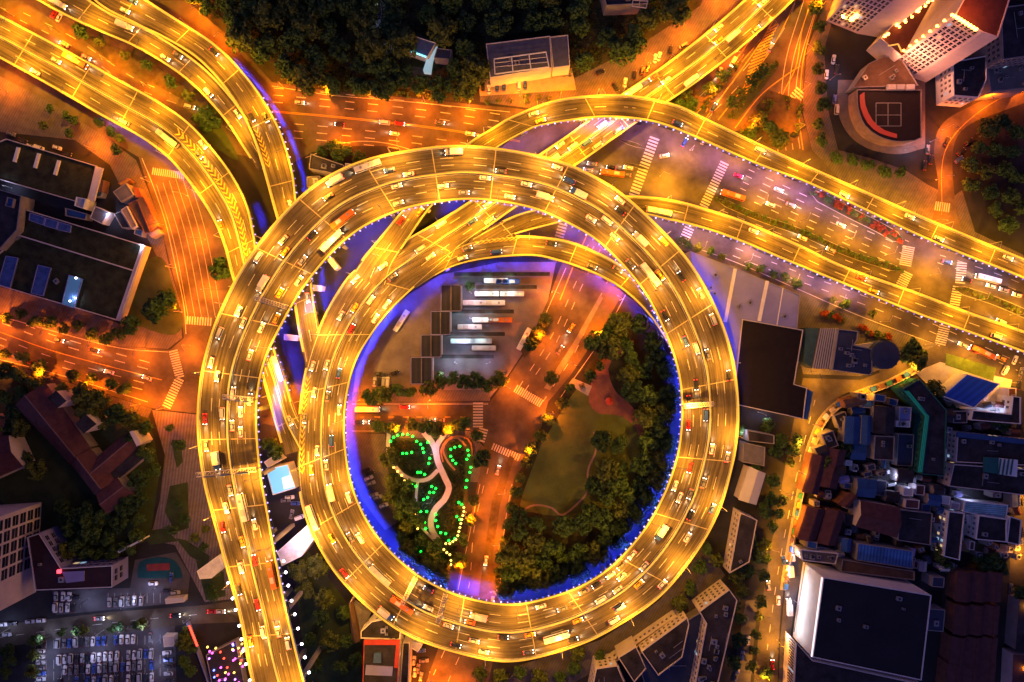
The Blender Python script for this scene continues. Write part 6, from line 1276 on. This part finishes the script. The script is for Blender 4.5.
ground_cars([('sedan', 'red', 213, 611, 0), ('sedan', 'white', 221, 611, 0), ('sedan', 'black', 176, 615, 3), ('sedan', 'silver', 100, 618, 3)], 'on the road above the car park', 'traffic on the streets', True)
# buses at the platforms
for col, x, y, a in (('white', 496, 281, 0), ('white', 487, 294, 0), ('white', 512, 294, 180), ('white', 475, 303, 0), ('white', 493, 303, 0), ('orange', 500, 320, 0), ('white', 485, 320, 0), ('white', 470, 327, 0), ('silver', 463, 341, 0), ('silver', 484, 348, 0), ('white', 402, 321, 58), ('white', 524, 339, 62), ('silver', 480, 341, 180), ('blue', 508, 282, 180)):
    q = P(x, y, 0); put('bus', col, (q.x, q.y, .06), R(a), 'standing at the bus station', 'buses of the station', False)
# parked cars
def parked(rows, where, grp='parked cars'):
    for x, y, ang in rows:
        q = P(x, y, 0); k = 'sedan' if vr.random() < .88 else 'van'; put(k, vr.choice(['white', 'white', 'silver', 'grey', 'black', 'black', 'white', 'grey', 'blue']) if k == 'sedan' else vr.choice(['white', 'silver']), (q.x, q.y, .2 if where.startswith('on the tan') else .06), R(ang + vr.uniform(-3, 3)), where, grp, False)
def row(x0, y0, x1, y1, n, ang, fill=.85):
    return [(x0 + (x1 - x0) * i / max(1, n - 1) + vr.uniform(-.4, .4), y0 + (y1 - y0) * i / max(1, n - 1) + vr.uniform(-.5, .5), ang + vr.choice([0, 180])) for i in range(n) if vr.random() < fill]
parked(row(59, 643, 151, 637, 17, 88), 'in the top row of the lower left car park'); parked(row(60, 659, 152, 653, 17, 88), 'in the second row of the lower left car park'); parked(row(60, 670, 152, 664, 17, 88), 'in the third row of the lower left car park'); parked(row(60, 682, 152, 677, 17, 88, .75), 'in the bottom row of the lower left car park')
parked(row(41, 640, 42, 678, 8, 2), 'in the left column of the lower left car park'); parked(row(168, 652, 170, 680, 5, 2), 'in the right column of the lower left car park')
parked(row(57, 596, 77, 596, 4, 88, .9) + row(56, 607, 74, 607, 4, 88) + [(70, 597, 0), (76, 597, 0)], 'below the wing building'); parked(row(110, 602, 142, 600, 6, 88), 'in the small lot below the wing building'); parked([(154, 583, 4), (172, 577, 88), (176, 592, 4), (168, 590, 4)], 'beside the teal ball court'); parked([(4, 624, 3), (13, 623, 3), (31, 621, 3), (42, 620, 3), (8, 634, 3)], 'at the kerb at the far left')
parked([(483, 87, 90), (497, 88, 90), (504, 87, 90), (519, 86, 90), (525, 86, 90), (489, 90, 90)], 'on the tan forecourt of the framed hall'); parked([(600, 73, 20), (615, 88, -50), (642, 71, 78), (648, 68, 78), (655, 59, 78), (659, 57, 78), (625, 83, 78), (683, 46, 30), (634, 76, 78), (670, 51, 78)], 'beside the northeast overpass')
parked([(375, 382, 88), (380, 382, 88), (384, 382, 88), (388, 382, 88), (379, 374, 0), (384, 375, 0), (395, 373, 20)], 'in the bus station yard'); parked([(366, 470, 25), (370, 473, 20), (371, 483, 20), (374, 495, 20), (378, 497, 20), (369, 478, 25), (384, 505, 20)], 'in the violet lit lane inside the loop')
parked([(1012, 345, 60), (1018, 385, 80), (1004, 370, 60), (1020, 372, 80), (1014, 360, 65)], 'near the pale yard at the right'); parked([(12, 134, -20), (24, 141, -20), (32, 147, -20), (58, 148, -15), (68, 154, -15), (40, 148, -18)], 'in the lane above the olive warehouse roof')
parked([(946, 142, 60), (960, 152, 40), (968, 142, 40), (958, 160, 40), (930, 160, 80), (924, 166, 85), (927, 150, 85)], 'below the round ended hall'); parked([(836, 70, 80), (834, 100, 85), (836, 110, 85), (833, 60, 80), (826, 75, 85)], 'beside the hotel drive')
parked([(292, 514, 80), (300, 517, 20), (296, 503, 0), (286, 500, 5), (290, 497, 5)], 'between the overpasses'); parked([(421, 650, 5), (424, 660, 5), (418, 668, 80), (421, 676, 80), (414, 660, 85), (415, 672, 85), (417, 645, 0)], 'beside the bottom street'); parked([(884, 472, 10), (890, 484, 5)], 'in the old quarter'); parked([(742, 655, 85), (738, 668, 85), (736, 676, 80), (748, 640, 88)], 'in the yard left of the market street')
parked([(778, 600, 92), (783, 560, 95), (1010, 588, 88), (1013, 640, 88), (1012, 612, 88)], 'at the kerb of the lower right streets')
# ================================================================ LABELS: tell look-alikes apart
bpy.context.view_layer.update()
for n_, x, y in (('big crossing', 680, 180), ('round park', 600, 520), ('curving garden', 430, 490), ('lawn', 570, 460), ('left avenue junction', 200, 365), ('top left corner', 20, 20), ('top right corner', 1005, 20), ('bottom right corner', 1005, 665), ('bottom left corner', 20, 665)):
    LAND.append((n_, x, y))
cnt = {}
for l in LAND: cnt[l[0]] = cnt.get(l[0], 0) + 1
LM = [l for l in LAND if cnt[l[0]] == 1 and -20 < l[1] < 1044 and -20 < l[2] < 702]
ordw = ['leftmost', 'second from left', 'third from left', 'fourth from left', 'fifth from left', 'sixth from left', 'seventh from left', 'eighth from left', 'ninth from left', 'tenth from left', 'eleventh from left', 'twelfth from left', 'thirteenth from left', 'fourteenth from left', 'fifteenth from left', 'sixteenth from left', 'seventeenth from left', 'eighteenth from left', 'nineteenth from left', 'twentieth from left']
verw = [w_.replace('leftmost', 'topmost').replace('left', 'top') for w_ in ordw]
tops = [o for o in COL.objects if o.parent is None and o.get('label') and o.location.z > -400]
def wc(s): return len(s.split())
def groups():
    g_ = {}
    for o in tops: g_.setdefault(o['label'], []).append(o)
    return {k: v for k, v in g_.items() if len(v) > 1}
def pxy(o): return unP((o.location.x, o.location.y, max(0, o.location.z)))
for k, v in groups().items():                              # nearest landmark
    if len(v) < 4 or wc(k) > 11: continue
    for o in v:
        x, y = pxy(o); l = min(LM, key=lambda l: (l[1] - x) ** 2 + (l[2] - y) ** 2); s_ = k + ', near the ' + l[0]
        if wc(s_) <= 14: o['label'] = s_
for k, v in groups().items():                              # then its place among the few left
    xs = [pxy(o)[0] for o in v]; ys = [pxy(o)[1] for o in v]; hz = (max(xs) - min(xs)) >= (max(ys) - min(ys))
    v.sort(key=lambda o: pxy(o)[0 if hz else 1]); names = ordw if hz else verw
    for i, o in enumerate(v):
        if i >= len(names): break
        if i == len(v) - 1 and i > 0: s_ = k + (', rightmost' if hz else ', lowest')
        else: s_ = k + ', ' + names[i]
        if wc(s_) > 16: s_ = k.replace(', near the', ' by').replace(' in the ', ' in ') + (', ' + names[i] if i < len(v) - 1 else (', rightmost' if hz else ', lowest'))
        if wc(s_) <= 16: o['label'] = s_
# unused prototypes
for o in list(COL.objects):
    if o.parent is None and o.type == 'EMPTY' and o.location.z < -400:
        for c in list(COL.objects):
            if c.parent == o:
                for d in list(COL.objects):
                    if d.parent == c: bpy.data.objects.remove(d)
                bpy.data.objects.remove(c)
        bpy.data.objects.remove(o)
c_ = {}
for o in COL.objects: c_[o.name.split('.')[0]] = c_.get(o.name.split('.')[0], 0) + 1
print('OBJECTS', len(COL.objects), 'lights', sum(o.type == 'LIGHT' for o in COL.objects), 'car', c_.get('car'), 'tree', c_.get('broadleaf_tree'), c_.get('street_tree'), 'still shared labels', sum(len(v) for v in groups().values()))
